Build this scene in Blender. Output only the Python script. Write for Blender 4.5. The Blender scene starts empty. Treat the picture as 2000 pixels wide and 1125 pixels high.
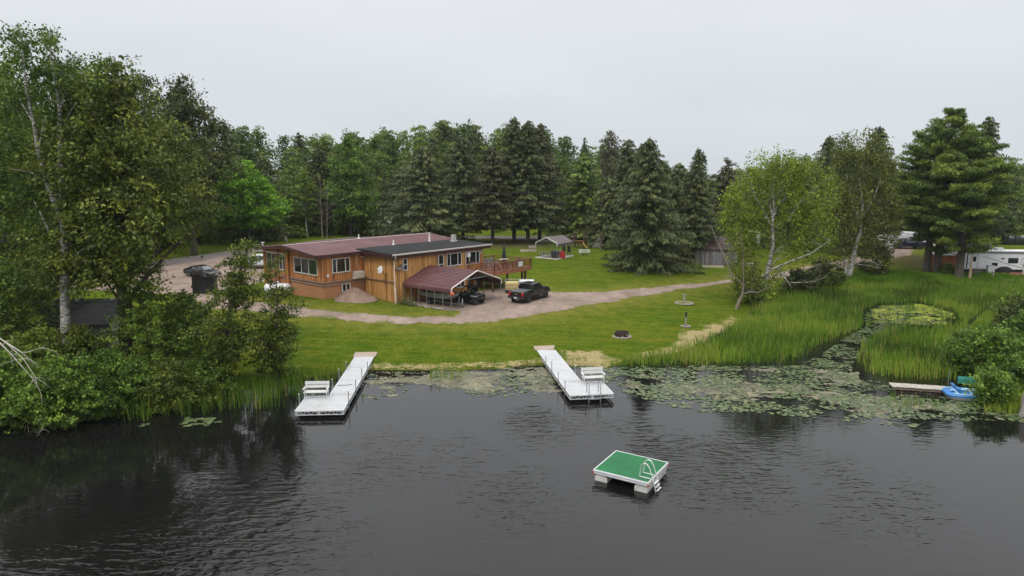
import bpy, math, random
import numpy as np
from mathutils import Vector, Matrix
sc = bpy.context.scene
col = sc.collection
R = math.radians
random.seed(7)

# ------------------------------------------------------------------ survey
HC = 15.2; F = 1333.0; TH = math.atan(222.5 / F)
_c, _s = math.cos(TH), math.sin(TH)
def ray(u, v):
    a = (u - 1000) / F; b = -(v - 562.5) / F
    return (a, _c + b * _s, -_s + b * _c)
def at(u, v, z=0.0):
    d = ray(u, v); t = (z - HC) / d[2]
    return (d[0] * t, d[1] * t)
def atY(u, v, Y):
    d = ray(u, v); t = Y / d[1]
    return (d[0] * t, Y, HC + d[2] * t)

# ------------------------------------------------------------------ value noise (numpy)
def _hash(ix, iy, seed):
    h = (ix.astype(np.int64) * 374761393 + iy.astype(np.int64) * 668265263 + seed * 974634777) & 0x7fffffff
    h = ((h ^ (h >> 13)) * 1274126177) & 0x7fffffff
    return ((h ^ (h >> 16)) & 0xffff) / 65535.0
def vnoise(x, y, sc_, seed=0):
    x = np.asarray(x, float) / sc_ + 1000; y = np.asarray(y, float) / sc_ + 1000
    ix = np.floor(x); iy = np.floor(y); fx = x - ix; fy = y - iy
    fx = fx * fx * (3 - 2 * fx); fy = fy * fy * (3 - 2 * fy)
    a = _hash(ix, iy, seed); b = _hash(ix + 1, iy, seed); c = _hash(ix, iy + 1, seed); d = _hash(ix + 1, iy + 1, seed)
    return (a * (1 - fx) + b * fx) * (1 - fy) + (c * (1 - fx) + d * fx) * fy
def fbm(x, y, sc_, seed=0):
    return .5 * vnoise(x, y, sc_, seed) + .3 * vnoise(x, y, sc_ * .45, seed + 1) + .2 * vnoise(x, y, sc_ * .2, seed + 2)

def inside(px, py, poly):
    px = np.asarray(px, float); py = np.asarray(py, float)
    r = np.zeros(px.shape, bool); n = len(poly)
    for i in range(n):
        x0, y0 = poly[i]; x1, y1 = poly[(i + 1) % n]
        if y0 == y1: continue
        k = ((y0 > py) != (y1 > py)) & (px < (x1 - x0) * (py - y0) / (y1 - y0) + x0)
        r ^= k
    return r
def dist(px, py, poly, closed=True):
    px = np.asarray(px, float); py = np.asarray(py, float)
    d = np.full(px.shape, 1e9); n = len(poly)
    for i in range(n if closed else n - 1):
        x0, y0 = poly[i]; x1, y1 = poly[(i + 1) % n]
        dx, dy = x1 - x0, y1 - y0; l = dx * dx + dy * dy + 1e-9
        t = np.clip(((px - x0) * dx + (py - y0) * dy) / l, 0, 1)
        d = np.minimum(d, np.hypot(px - x0 - t * dx, py - y0 - t * dy))
    return d
def sdist(px, py, poly):
    return np.where(inside(px, py, poly), 1, -1) * dist(px, py, poly)

# ------------------------------------------------------------------ terrain height
_sh = [(-700, 870), (-200, 850), (0, 832), (120, 822), (215, 806), (250, 790), (330, 775), (420, 757), (500, 748), (570, 742), (640, 733), (735, 722), (820, 724), (900, 722),
       (980, 720), (1050, 713), (1120, 715), (1190, 716), (1240, 704), (1300, 694), (1370, 672), (1420, 645), (1447, 625), (1480, 604),
       (1510, 588), (1560, 572), (1640, 562), (1800, 556), (2000, 553), (2500, 549)]
_lob = [(2500, 604), (2000, 606), (1925, 608), (1893, 640), (1885, 690), (1900, 735), (1915, 765), (1925, 795), (1990, 806), (2500, 800)]
_far = [(1905, 471), (1940, 464), (2000, 460), (2400, 452), (2400, 482), (2000, 479), (1950, 478)]
_LP = [at(u, v) for u, v in _sh]
LAND = [(-900, _LP[0][1])] + _LP + [(900, _LP[-1][1]), (900, 2500), (-900, 2500)]
LOBE = [at(u, v) for u, v in _lob]
FARL = [at(u, v) for u, v in _far]
PH = .846; HX, HY = -12.28, 70.7; cu, su = math.cos(PH), math.sin(PH)
def hw(a, b): return (HX + cu * a - su * b, HY + su * a + cu * b)   # house frame to world
_bx, _by = hw(-4.6, 5.0)
_cx, _cy = hw(5, -3.5)
def shore_s(x, y):
    return np.maximum(sdist(x, y, LAND), sdist(x, y, LOBE))
def H(x, y, s=None):
    x = np.asarray(x, float); y = np.asarray(y, float)
    s0 = shore_s(x, y) if s is None else s
    w = s0 + (fbm(x, y, 2.2, 5) - .5) * np.clip(1.3 - np.abs(s0) * .2, 0, 1.3)
    z = np.interp(w, [-9, -2, -.25, .1, .6, 2, 6, 14, 30, 60, 150, 400], [-1.3, -.5, -.08, .06, .2, .4, .75, 1.55, 1.95, 2.6, 3.6, 9])
    z = np.where((y < 110) & (x < 60) & (s0 > 3), z + .55 * np.exp(-((x - _bx) ** 2 + (y - _by) ** 2) / 40), z)
    far = sdist(x, y, FARL)
    z = np.where(far > -50, np.minimum(z, np.interp(far, [-50, -38, -14, 0, 1, 5], [6, 1.2, .4, .02, -.1, -.8])), z)
    z = z + (fbm(x, y, 6, 9) - .5) * .16 * np.clip(s0 / 6, 0, 1)
    # the levelled pad the carport stands on
    k = np.exp(-(((x - _cx) ** 2 + (y - _cy) ** 2) / 50) ** 2)
    return z * (1 - k) + 1.72 * k
def h1(x, y): return float(H(np.array([x]), np.array([y]))[0])
def G(u, v):
    z = 1.0
    for _ in range(25):
        x, y = at(u, v, z); z = .5 * z + .5 * h1(x, y)
    return (x, y, z)

# ------------------------------------------------------------------ materials
MATS = {}
def nodes(name):
    m = bpy.data.materials.new(name); m.use_nodes = True
    nt = m.node_tree; nt.nodes.clear()
    out = nt.nodes.new('ShaderNodeOutputMaterial')
    def N(t, **k):
        n = nt.nodes.new('ShaderNode' + t)
        for a, b in k.items():
            if a.startswith('i_'): n.inputs[a[2:].replace('_', ' ')].default_value = b
            else: setattr(n, a, b)
        return n
    def L(a, b): nt.links.new(a, b)
    return m, nt, N, L, out
def rgba(c): return (c[0], c[1], c[2], 1)
def mixc(N, L, fac, a, b, blend='MIX'):
    n = N('Mix', data_type='RGBA', blend_type=blend)
    for sock, v in ((0, fac), (6, a), (7, b)):
        if isinstance(v, bpy.types.NodeSocket): L(v, n.inputs[sock])
        else: n.inputs[sock].default_value = v if sock == 0 else rgba(v)
    return n.outputs[2]
def ramp(N, L, fac, pts):
    n = N('ValToRGB'); e = n.color_ramp.elements
    while len(e) < len(pts): e.new(.5)
    for el, (p, c) in zip(e, pts):
        el.position = p; el.color = rgba(c) if hasattr(c, '__len__') else (c, c, c, 1)
    L(fac, n.inputs[0]); return n.outputs[0]
def noise(N, L, vec, scale, detail=4, rough=.55, dist_=0):
    n = N('TexNoise'); n.inputs['Scale'].default_value = scale; n.inputs['Detail'].default_value = detail
    n.inputs['Roughness'].default_value = rough; n.inputs['Distortion'].default_value = dist_
    if vec is not None: L(vec, n.inputs['Vector'])
    return n.outputs['Fac']
def mapped(N, L, scale=(1, 1, 1), rot=(0, 0, 0), src='Object'):
    tc = N('TexCoord'); mp = N('Mapping'); L(tc.outputs[src], mp.inputs[0])
    mp.inputs['Scale'].default_value = scale; mp.inputs['Rotation'].default_value = rot
    return mp.outputs[0]
def mat(name, c, rough=.6, metal=0., var=.15, scale=3., bump=0., bscale=None, spec=.5, dirt=None, dirt_amt=.5, stretch=(1, 1, 1), alpha=None):
    if name in MATS: return MATS[name]
    m, nt, N, L, out = nodes(name)
    p = N('BsdfPrincipled'); L(p.outputs[0], out.inputs[0])
    v = mapped(N, L, stretch)
    f = noise(N, L, v, scale, 5)
    lo = tuple(x * (1 - var) for x in c); hi = tuple(min(1, x * (1 + var)) for x in c)
    cc = ramp(N, L, f, [(.3, lo), (.7, hi)])
    if dirt:
        g = noise(N, L, v, scale * .37, 6, .7)
        r_ = ramp(N, L, g, [(.52, 0.), (.7, dirt_amt)])
        cc = mixc(N, L, r_, cc, dirt)
    L(cc, p.inputs['Base Color'])
    p.inputs['Roughness'].default_value = rough; p.inputs['Metallic'].default_value = metal
    p.inputs['Specular IOR Level'].default_value = spec
    if bump:
        b = N('Bump'); b.inputs['Strength'].default_value = bump; b.inputs['Distance'].default_value = .02
        L(noise(N, L, v, bscale or scale * 6, 4), b.inputs['Height']); L(b.outputs[0], p.inputs['Normal'])
    MATS[name] = m; return m
BK = dict(lily_pad=1.15, pond_scum=1.25)
RK = dict(leaf_birch=1.06, needle_brown=.98, lily_pad=1.0, pond_scum=1.05, leaf_mid=1.4, leaf_forest=1.4, leaf_shrub=1.2, needle_pine=1.35, needle_spruce=1.25, leaf_dark=1.25, leaf_lime=1.3, reed_blade=1.1, leaf_olive=1.02, weed_blade=1.0)
LK = dict(leaf_olive=2.15, leaf_mid=2.4, leaf_shrub=1.95, leaf_forest=2.7, needle_spruce=2.5, needle_pine=2.2, leaf_birch=2.1, leaf_birch_dark=2.1, leaf_dark=2.5, reed_blade=1.5, weed_blade=.95, leaf_lime=1.7, lily_pad=.62, pond_scum=.8, duckweed=.8)
def leafmat(name, pts, rough=.55, tr=.3, objvar=.22):
    if name in MATS: return MATS[name]
    pts = [(p, tuple(x * k_ * LK.get(name, 1) for x, k_ in zip(c, (RK.get(name, 1.2), 1, BK.get(name, .72))))) for p, c in pts]
    m, nt, N, L, out = nodes(name)
    a = N('Attribute', attribute_name='tint'); oi = N('ObjectInfo')
    cc = ramp(N, L, a.outputs['Fac'], pts)
    hs = N('HueSaturation'); L(cc, hs.inputs['Color'])
    mr = N('MapRange'); L(oi.outputs['Random'], mr.inputs[0]); mr.inputs[3].default_value = 1 - objvar; mr.inputs[4].default_value = 1 + objvar
    L(mr.outputs[0], hs.inputs['Value'])
    mh = N('MapRange'); L(oi.outputs['Random'], mh.inputs[0]); mh.inputs[3].default_value = .5 + .04 * objvar; mh.inputs[4].default_value = .5 - .05 * objvar
    L(mh.outputs[0], hs.inputs['Hue'])
    p = N('BsdfPrincipled'); L(hs.outputs[0], p.inputs['Base Color']); p.inputs['Roughness'].default_value = rough
    p.inputs['Specular IOR Level'].default_value = .25
    t = N('BsdfTranslucent'); L(hs.outputs[0], t.inputs[0])
    ms = N('MixShader'); ms.inputs[0].default_value = tr; L(p.outputs[0], ms.inputs[1]); L(t.outputs[0], ms.inputs[2])
    L(ms.outputs[0], out.inputs[0])
    MATS[name] = m; return m

# ------------------------------------------------------------------ mesh builder
class B:
    def __init__(s): s.v = []; s.f = []
    def add(s, vs, fs):
        o = len(s.v); s.v += [tuple(p) for p in vs]; s.f += [tuple(o + i for i in f) for f in fs]; return s
    def box(s, x0, x1, y0, y1, z0, z1):
        return s.add([(x0, y0, z0), (x1, y0, z0), (x1, y1, z0), (x0, y1, z0), (x0, y0, z1), (x1, y0, z1), (x1, y1, z1), (x0, y1, z1)],
                     [(0, 3, 2, 1), (4, 5, 6, 7), (0, 1, 5, 4), (1, 2, 6, 5), (2, 3, 7, 6), (3, 0, 4, 7)])
    def bar(s, p, q, w, h=None):
        h = h or w; p = Vector(p); q = Vector(q); d = (q - p).normalized()
        a = d.cross(Vector((0, 0, 1)))
        a = Vector((1, 0, 0)) if a.length < 1e-4 else a.normalized()
        b = a.cross(d)
        vs = []
        for c in (p, q):
            for i, j in ((-1, -1), (1, -1), (1, 1), (-1, 1)): vs.append(c + a * (i * w / 2) + b * (j * h / 2))
        return s.add(vs, [(3, 2, 1, 0), (4, 5, 6, 7), (0, 1, 5, 4), (1, 2, 6, 5), (2, 3, 7, 6), (3, 0, 4, 7)])
    def tube(s, pts, r, n=6):
        pts = [Vector(p) for p in pts]; k = len(pts)
        rs = list(r) if hasattr(r, '__len__') else [r] * k
        o = len(s.v); up = None
        for i, p in enumerate(pts):
            d = (pts[min(i + 1, k - 1)] - pts[max(i - 1, 0)])
            d = d.normalized() if d.length > 1e-9 else Vector((0, 0, 1))
            if up is None:
                a = d.cross(Vector((0, 0, 1))) if abs(d.z) < .9 else d.cross(Vector((1, 0, 0)))
            else: a = up - d * up.dot(d)
            a.normalize(); up = a; b = d.cross(a)
            for j in range(n):
                t = 2 * math.pi * j / n
                s.v.append(tuple(p + (a * math.cos(t) + b * math.sin(t)) * rs[i]))
        for i in range(k - 1):
            for j in range(n):
                s.f.append((o + i * n + j, o + i * n + (j + 1) % n, o + (i + 1) * n + (j + 1) % n, o + (i + 1) * n + j))
        s.f.append(tuple(o + j for j in range(n))[::-1]); s.f.append(tuple(o + (k - 1) * n + j for j in range(n)))
        return s
    def lathe(s, prof, n=16, c=(0, 0, 0), axis='z'):
        o = len(s.v)
        for r, z in prof:
            for j in range(n):
                t = 2 * math.pi * j / n; a, b = r * math.cos(t), r * math.sin(t)
                q = {'z': (a, b, z), 'y': (a, z, b), 'x': (z, a, b)}[axis]
                s.v.append((c[0] + q[0], c[1] + q[1], c[2] + q[2]))
        for i in range(len(prof) - 1):
            for j in range(n):
                s.f.append((o + i * n + j, o + i * n + (j + 1) % n, o + (i + 1) * n + (j + 1) % n, o + (i + 1) * n + j))
        if prof[0][0] > 1e-6: s.f.append(tuple(o + j for j in range(n))[::-1])
        if prof[-1][0] > 1e-6: s.f.append(tuple(o + (len(prof) - 1) * n + j for j in range(n)))
        return s
    def prism(s, poly, z0, z1):
        n = len(poly); zf0 = z0 if callable(z0) else (lambda x, y: z0); zf1 = z1 if callable(z1) else (lambda x, y: z1)
        return s.add([(x, y, zf0(x, y)) for x, y in poly] + [(x, y, zf1(x, y)) for x, y in poly],
                     [tuple(range(n))[::-1], tuple(range(n, 2 * n))] + [(i, (i + 1) % n, n + (i + 1) % n, n + i) for i in range(n)])
    def extr(s, poly, y0, y1, ax='y'):           # polygon in (x,z) pushed along y, or in (y,z) pushed along x
        n = len(poly)
        q = (lambda a, b, t: (a, t, b)) if ax == 'y' else (lambda a, b, t: (t, a, b))
        return s.add([q(a, b, y0) for a, b in poly] + [q(a, b, y1) for a, b in poly],
                     [tuple(range(n)), tuple(range(n, 2 * n))[::-1]] + [(i, n + i, n + (i + 1) % n, (i + 1) % n) for i in range(n)])
    def loft(s, rings, close=True):
        n = len(rings[0]); o = len(s.v)
        for r in rings: s.v += [tuple(p) for p in r]
        for i in range(len(rings) - 1):
            for j in range(n if close else n - 1):
                s.f.append((o + i * n + j, o + i * n + (j + 1) % n, o + (i + 1) * n + (j + 1) % n, o + (i + 1) * n + j))
        s.f.append(tuple(o + j for j in range(n))[::-1]); s.f.append(tuple(o + (len(rings) - 1) * n + j for j in range(n)))
        return s
    def build(s, name, m, parent=None, smooth=0, bevel=0, label=None, loc=None, rz=0):
        me = bpy.data.meshes.new(name); me.from_pydata(s.v, [], s.f); me.update()
        import bmesh
        bm = bmesh.new(); bm.from_mesh(me); bmesh.ops.recalc_face_normals(bm, faces=bm.faces); bm.to_mesh(me); bm.free()
        if m: me.materials.append(m)
        if smooth:
            me.polygons.foreach_set('use_smooth', [True] * len(me.polygons)); me.set_sharp_from_angle(angle=R(smooth))
        o = bpy.data.objects.new(name, me); col.objects.link(o)
        if parent: o.parent = parent
        if loc: o.location = loc
        o.rotation_euler.z = rz
        if bevel:
            b = o.modifiers.new('bevel', 'BEVEL'); b.width = bevel; b.segments = 2; b.limit_method = 'ANGLE'
        if label: o['label'] = label
        return o
def npmesh(name, V, k, m, tint=None, parent=None, nrm=None):
    """V: (n*k,3) vertices, faces of k vertices each"""
    me = bpy.data.meshes.new(name); V = np.ascontiguousarray(V, np.float32); nv = len(V); nf = nv // k
    me.vertices.add(nv); me.vertices.foreach_set('co', V.ravel())
    me.loops.add(nv); me.loops.foreach_set('vertex_index', np.arange(nv, dtype=np.int32))
    me.polygons.add(nf); me.polygons.foreach_set('loop_start', np.arange(0, nv, k, dtype=np.int32))
    me.update(calc_edges=True)
    if tint is not None:
        at_ = me.attributes.new('tint', 'FLOAT', 'FACE'); at_.data.foreach_set('value', np.ascontiguousarray(tint, np.float32))
    me.materials.append(m)
    o = bpy.data.objects.new(name, me); col.objects.link(o)
    if parent: o.parent = parent
    return o
def thing(name, label, cat, loc=(0, 0, 0), rz=0, group=None):
    o = bpy.data.objects.new(name, None); col.objects.link(o); o.empty_display_size = .3
    o.location = loc; o.rotation_euler = (0, 0, rz); o['label'] = label; o['category'] = cat
    if group: o['group'] = group
    return o
def tag(o, label, cat, group=None):
    o['label'] = label; o['category'] = cat
    if group: o['group'] = group
    return o
def dup(root, loc, rz=0, scale=None, label=None, group=None):
    def cp(o, par):
        c = o.copy(); col.objects.link(c)
        if par: c.parent = par
        for ch in o.children: cp(ch, c)
        return c
    r = cp(root, None); r.location = loc; r.rotation_euler = (0, 0, rz)
    if scale: r.scale = scale
    if label: r['label'] = label
    if group: r['group'] = group
    return r

# ------------------------------------------------------------------ palette
white = mat('white_paint', (.5, .51, .52), .45, var=.06, scale=2, dirt=(.4, .38, .34), dirt_amt=.35)
trimw = mat('white_trim', (.55, .55, .54), .4, var=.04)
galv = mat('galvanised_steel', (.36, .37, .38), .4, .7, var=.15, scale=8)
darkm = mat('dark_metal', (.03, .03, .032), .45, .3, var=.2, scale=6)
blackp = mat('black_paint', (.008, .008, .009), .18, var=.2, scale=2, spec=.6)
rubber = mat('rubber', (.014, .014, .014), .8, var=.3, scale=9)
blackpl = mat('black_plastic', (.018, .018, .019), .55, var=.25, scale=7)
glass = mat('dark_glass', (.012, .015, .017), .06, var=.3, scale=.8, spec=.8)
chrome = mat('bright_metal', (.6, .6, .6), .25, .9, var=.1)
redl = mat('red_lens', (.35, .012, .015), .25, var=.15)
grayw = mat('weathered_grey_wood', (.24, .22, .2), .85, var=.35, scale=2.2, stretch=(1, 12, 12), bump=.4)
oldw = mat('old_wood', (.17, .14, .11), .85, var=.35, scale=3, bump=.4, stretch=(6, 1, 6))
brown = mat('brown_stain', (.17, .062, .03), .6, var=.3, scale=2.5, bump=.2)
brownd = mat('dark_brown_stain', (.055, .025, .017), .65, var=.3, scale=2.5)
stone = mat('stone', (.24, .215, .18), .9, var=.35, scale=7, bump=.6)
conc = mat('concrete', (.42, .39, .35), .9, var=.2, scale=2, bump=.3)
redp = mat('red_paint', (.42, .03, .035), .4, var=.15)
orangep = mat('orange_paint', (.6, .1, .02), .5, var=.15)
yell = mat('yellow_plastic', (.42, .3, .05), .4, var=.1)
bark = mat('grey_bark', (.085, .072, .058), .95, var=.45, scale=3, bump=.9, bscale=9, stretch=(3, 3, .6))
barkd = mat('dark_bark', (.05, .04, .033), .95, var=.45, scale=3, bump=.9, bscale=9, stretch=(3, 3, .6))
deadw = mat('bleached_branch', (.36, .33, .29), .85, var=.25, scale=4)
def birchbark():
    m, nt, N, L, out = nodes('birch_bark')
    p = N('BsdfPrincipled'); L(p.outputs[0], out.inputs[0]); p.inputs['Roughness'].default_value = .7
    f = noise(N, L, mapped(N, L, (1.2, 1.2, 5)), 2.2, 5, .7)
    c = ramp(N, L, f, [(.4, (.03, .027, .024)), (.5, (.24, .225, .2)), (.64, (.58, .565, .53))])
    g = noise(N, L, mapped(N, L, (1, 1, .5)), 1.2, 3)
    c = mixc(N, L, ramp(N, L, g, [(.5, 0.), (.75, .5)]), c, (.1, .09, .075))
    L(c, p.inputs['Base Color']); MATS['birch'] = m; return m
birchb = birchbark()
# leaf palettes
L_olive = leafmat('leaf_olive', [(0, (.018, .028, .006)), (.5, (.042, .062, .012)), (1, (.105, .115, .022))], tr=.25, objvar=.0)
L_mid = leafmat('leaf_mid', [(0, (.015, .034, .008)), (.5, (.032, .072, .014)), (1, (.075, .135, .024))])
L_shrub = leafmat('leaf_shrub', [(0, (.016, .036, .008)), (.5, (.04, .088, .016)), (1, (.1, .19, .035))], objvar=.15)
L_forest = leafmat('leaf_forest', [(0, (.016, .036, .011)), (.5, (.03, .068, .018)), (1, (.065, .12, .026))], objvar=.35)
L_lime = leafmat('leaf_lime', [(0, (.028, .09, .008)), (.5, (.06, .17, .014)), (1, (.12, .27, .03))], objvar=.02, tr=.35)
L_spruce = leafmat('needle_spruce', [(0, (.010, .020, .009)), (.5, (.022, .036, .016)), (1, (.05, .07, .032))], tr=.1, objvar=.15)
L_pine = leafmat('needle_pine', [(0, (.014, .034, .010)), (.5, (.032, .07, .016)), (1, (.085, .14, .03))], tr=.15, objvar=.08)
L_birch = leafmat('leaf_birch', [(0, (.034, .055, .008)), (.5, (.075, .112, .014)), (1, (.15, .185, .028))], tr=.35, objvar=.04)
L_birchd = leafmat('leaf_birch_dark', [(0, (.018, .032, .008)), (.5, (.04, .06, .014)), (1, (.085, .105, .024))], tr=.25, objvar=.04)
L_dark = leafmat('leaf_dark', [(0, (.010, .018, .006)), (.5, (.02, .034, .011)), (1, (.05, .07, .02))], tr=.15, objvar=.08)
L_reed = leafmat('reed_blade', [(0, (.03, .06, .010)), (.35, (.055, .12, .014)), (.7, (.10, .19, .022)), (.9, (.15, .21, .035)), (1, (.24, .21, .10))], tr=.3, objvar=.0)
L_weed = leafmat('weed_blade', [(0, (.06, .12, .012)), (.5, (.1, .22, .016)), (1, (.17, .3, .03))], tr=.3, objvar=.0)
# ------------------------------------------------------------------ ground
def grassmat(name, lawn=True):
    m, nt, N, L, out = nodes(name)
    p = N('BsdfPrincipled'); L(p.outputs[0], out.inputs[0]); p.inputs['Roughness'].default_value = .85; p.inputs['Specular IOR Level'].default_value = .02
    w = mapped(N, L, (1, 1, 1)); big = noise(N, L, w, .09, 4, .6); mid = noise(N, L, w, .75, 7, .78); fine = noise(N, L, mapped(N, L, (1, 1.6, 1)), 6, 4, .7)
    c = ramp(N, L, big, [(.34, (.036, .078, .004)), (.5, (.068, .112, .006)), (.66, (.118, .142, .010))])
    c2 = ramp(N, L, mid, [(.34, (.02, .052, .003)), (.5, (.07, .112, .006)), (.66, (.175, .175, .02))])
    c = mixc(N, L, .6, c, c2)
    st = noise(N, L, mapped(N, L, (.25, 2.2, 1), (0, 0, R(-12))), .8, 3)      # mower passes
    c = mixc(N, L, ramp(N, L, st, [(.46, 0.), (.6, .65)]), c, (.13, .135, .013))
    c = mixc(N, L, ramp(N, L, fine, [(.36, .85), (.56, 0.)]), c, (.02, .04, .003))
    dry = noise(N, L, mapped(N, L, (1, 1.5, 1)), .28, 6, .72)
    c = mixc(N, L, ramp(N, L, dry, [(.58, 0.), (.7, .4)]), c, (.16, .152, .035))
    c = mixc(N, L, ramp(N, L, dry, [(.3, .55), (.42, 0.)]), c, (.03, .075, .006))
    a = N('Attribute', attribute_name='straw')
    sn = noise(N, L, mapped(N, L, (1, 2.5, 1)), 1.6, 5, .75)
    ad = N('Math', operation='ADD'); L(a.outputs['Fac'], ad.inputs[0]); L(sn, ad.inputs[1])
    k = ramp(N, L, ad.outputs[0], [(.95, 0.), (1.2, .9)])
    sc_ = ramp(N, L, fine, [(.3, (.13, .1, .045)), (.5, (.3, .24, .12)), (.75, (.44, .36, .2))])
    c = mixc(N, L, k, c, sc_)
    a2 = N('Attribute', attribute_name='mud')
    c = mixc(N, L, a2.outputs['Fac'], c, (.035, .028, .02))
    a4 = N('Attribute', attribute_name='worn'); wm_ = N('Math', operation='MULTIPLY'); L(a4.outputs['Fac'], wm_.inputs[0]); L(ramp(N, L, mid, [(.35, .3), (.6, 1.)]), wm_.inputs[1])
    c = mixc(N, L, wm_.outputs[0], c, (.19, .165, .04))
    a3 = N('Attribute', attribute_name='litter')
    ln = N('Math', operation='MULTIPLY'); L(a3.outputs['Fac'], ln.inputs[0]); L(ramp(N, L, mid, [(.3, .4), (.6, 1.)]), ln.inputs[1])
    c = mixc(N, L, ln.outputs[0], c, (.085, .06, .04))
    L(c, p.inputs['Base Color'])
    b = N('Bump'); b.inputs['Strength'].default_value = .8; b.inputs['Distance'].default_value = .09
    L(noise(N, L, mapped(N, L, (1, 1.4, 1)), 9, 4, .7), b.inputs['Height']); L(b.outputs[0], p.inputs['Normal'])
    return m
def lines(segs):
    r = []
    for a, b, st in segs: r += list(np.arange(a, b, st))
    return np.array(r + [segs[-1][1]])
gx = lines([(-600, -300, 50), (-300, -130, 10), (-130, -60, 2.5), (-60, -48, .8), (-48, -14, .45), (-14, 40, .4), (40, 72, .7), (72, 130, 2), (130, 300, 10), (300, 600, 50)])
gy = lines([(-120, 20, 14), (20, 36, 2), (36, 60, .4), (60, 80, .6), (80, 110, .9), (110, 180, 2.5), (180, 400, 12), (400, 700, 50)])
X, Y = np.meshgrid(gx, gy); xs, ys = X.ravel(), Y.ravel()
S = shore_s(xs, ys); Z = H(xs, ys, S)
ny, nx = X.shape
idx = np.arange(nx * ny).reshape(ny, nx)
q = np.stack([idx[:-1, :-1], idx[:-1, 1:], idx[1:, 1:], idx[1:, :-1]], -1).reshape(-1, 4)
me = bpy.data.meshes.new('ground')
me.from_pydata(np.stack([xs, ys, Z], 1).tolist(), [], q.tolist())
me.polygons.foreach_set('use_smooth', [True] * len(me.polygons))
def poly(pts, z=None): return [at(u, v, z) if z is not None else G(u, v)[:2] for u, v in pts]
STRAW = poly([(1292, 682), (1335, 645), (1400, 628), (1452, 612), (1460, 628), (1415, 648), (1375, 682), (1315, 700)], .45)
STRAW2 = poly([(1085, 712), (1110, 688), (1180, 684), (1200, 700), (1190, 716)], .4)
st = np.interp(S, [-.2, .1, .8, 1.6, 2.4], [.2, .5, .5, .22, 0]) * ((xs > -13) & (xs < 24) & (ys < 75))
st = np.maximum(st, np.interp(sdist(xs, ys, STRAW) + (fbm(xs, ys, 1.8, 55) - .5) * 3, [-1.6, 1.2], [0, .66]))
st = np.maximum(st, np.interp(sdist(xs, ys, STRAW2) + (fbm(xs, ys, 1.6, 56) - .5) * 2.4, [-1.2, 1.0], [0, .6]))
me.attributes.new('straw', 'FLOAT', 'POINT').data.foreach_set('value', st.astype(np.float32))
mud = np.interp(Z, [-.2, -.02, .1], [1, .8, 0])
me.attributes.new('mud', 'FLOAT', 'POINT').data.foreach_set('value', mud.astype(np.float32))
lit = np.zeros(len(xs))
for (u, v, r) in [(1815, 512, 9), (1880, 530, 8), (1250, 522, 3.4), (1010, 476, 9), (960, 478, 8), (1357, 512, 3), (1140, 478, 5), (1760, 500, 6)]:
    x, y, _ = G(u, v); lit = np.maximum(lit, np.interp(np.hypot(xs - x, ys - y), [r * .4, r], [.8, 0]))
me.attributes.new('litter', 'FLOAT', 'POINT').data.foreach_set('value', lit.astype(np.float32))
WORN = []
GRASS = grassmat('lawn_grass'); me.materials.append(GRASS); me.update()
ground = bpy.data.objects.new('ground', me); col.objects.link(ground); ground['kind'] = 'structure'

def gravelmat(name, base, dark, light, grass=True, worn=.55):
    m, nt, N, L, out = nodes(name)
    p = N('BsdfPrincipled'); L(p.outputs[0], out.inputs[0]); p.inputs['Roughness'].default_value = .92; p.inputs['Specular IOR Level'].default_value = .2
    w = mapped(N, L)
    c = ramp(N, L, noise(N, L, w, .35, 6, .7), [(.3, dark), (.5, base), (.72, light)])
    c = mixc(N, L, ramp(N, L, noise(N, L, w, 5, 4, .8), [(.35, .45), (.5, 0.)]), c, dark)
    c = mixc(N, L, ramp(N, L, noise(N, L, w, 8, 3, .8), [(.55, 0.), (.7, .5)]), c, light)
    c = mixc(N, L, ramp(N, L, noise(N, L, mapped(N, L, (1.6, .35, 1), (0, 0, R(80))), .9, 4, .6), [(.5, 0.), (.72, .45)]), c, dark)
    a = N('Attribute', attribute_name='edge')
    ad = N('Math', operation='ADD'); L(a.outputs['Fac'], ad.inputs[0])
    nz = N('MapRange'); L(noise(N, L, w, .7, 6, .75), nz.inputs[0]); nz.inputs[1].default_value = .25; nz.inputs[2].default_value = .75; nz.inputs[3].default_value = -.75; nz.inputs[4].default_value = .75
    L(nz.outputs[0], ad.inputs[1])
    k = ramp(N, L, ad.outputs[0], [(.0, 1.), (.35, .5), (.6, 0.)])
    g = ramp(N, L, noise(N, L, w, 2.5, 4), [(.3, (.06, .085, .010)), (.7, (.15, .14, .035))])
    c = mixc(N, L, k, c, g)
    L(c, p.inputs['Base Color'])
    b = N('Bump'); b.inputs['Strength'].default_value = .5; b.inputs['Distance'].default_value = .03
    L(noise(N, L, w, 14, 3, .7), b.inputs['Height']); L(b.outputs[0], p.inputs['Normal'])
    return m
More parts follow.
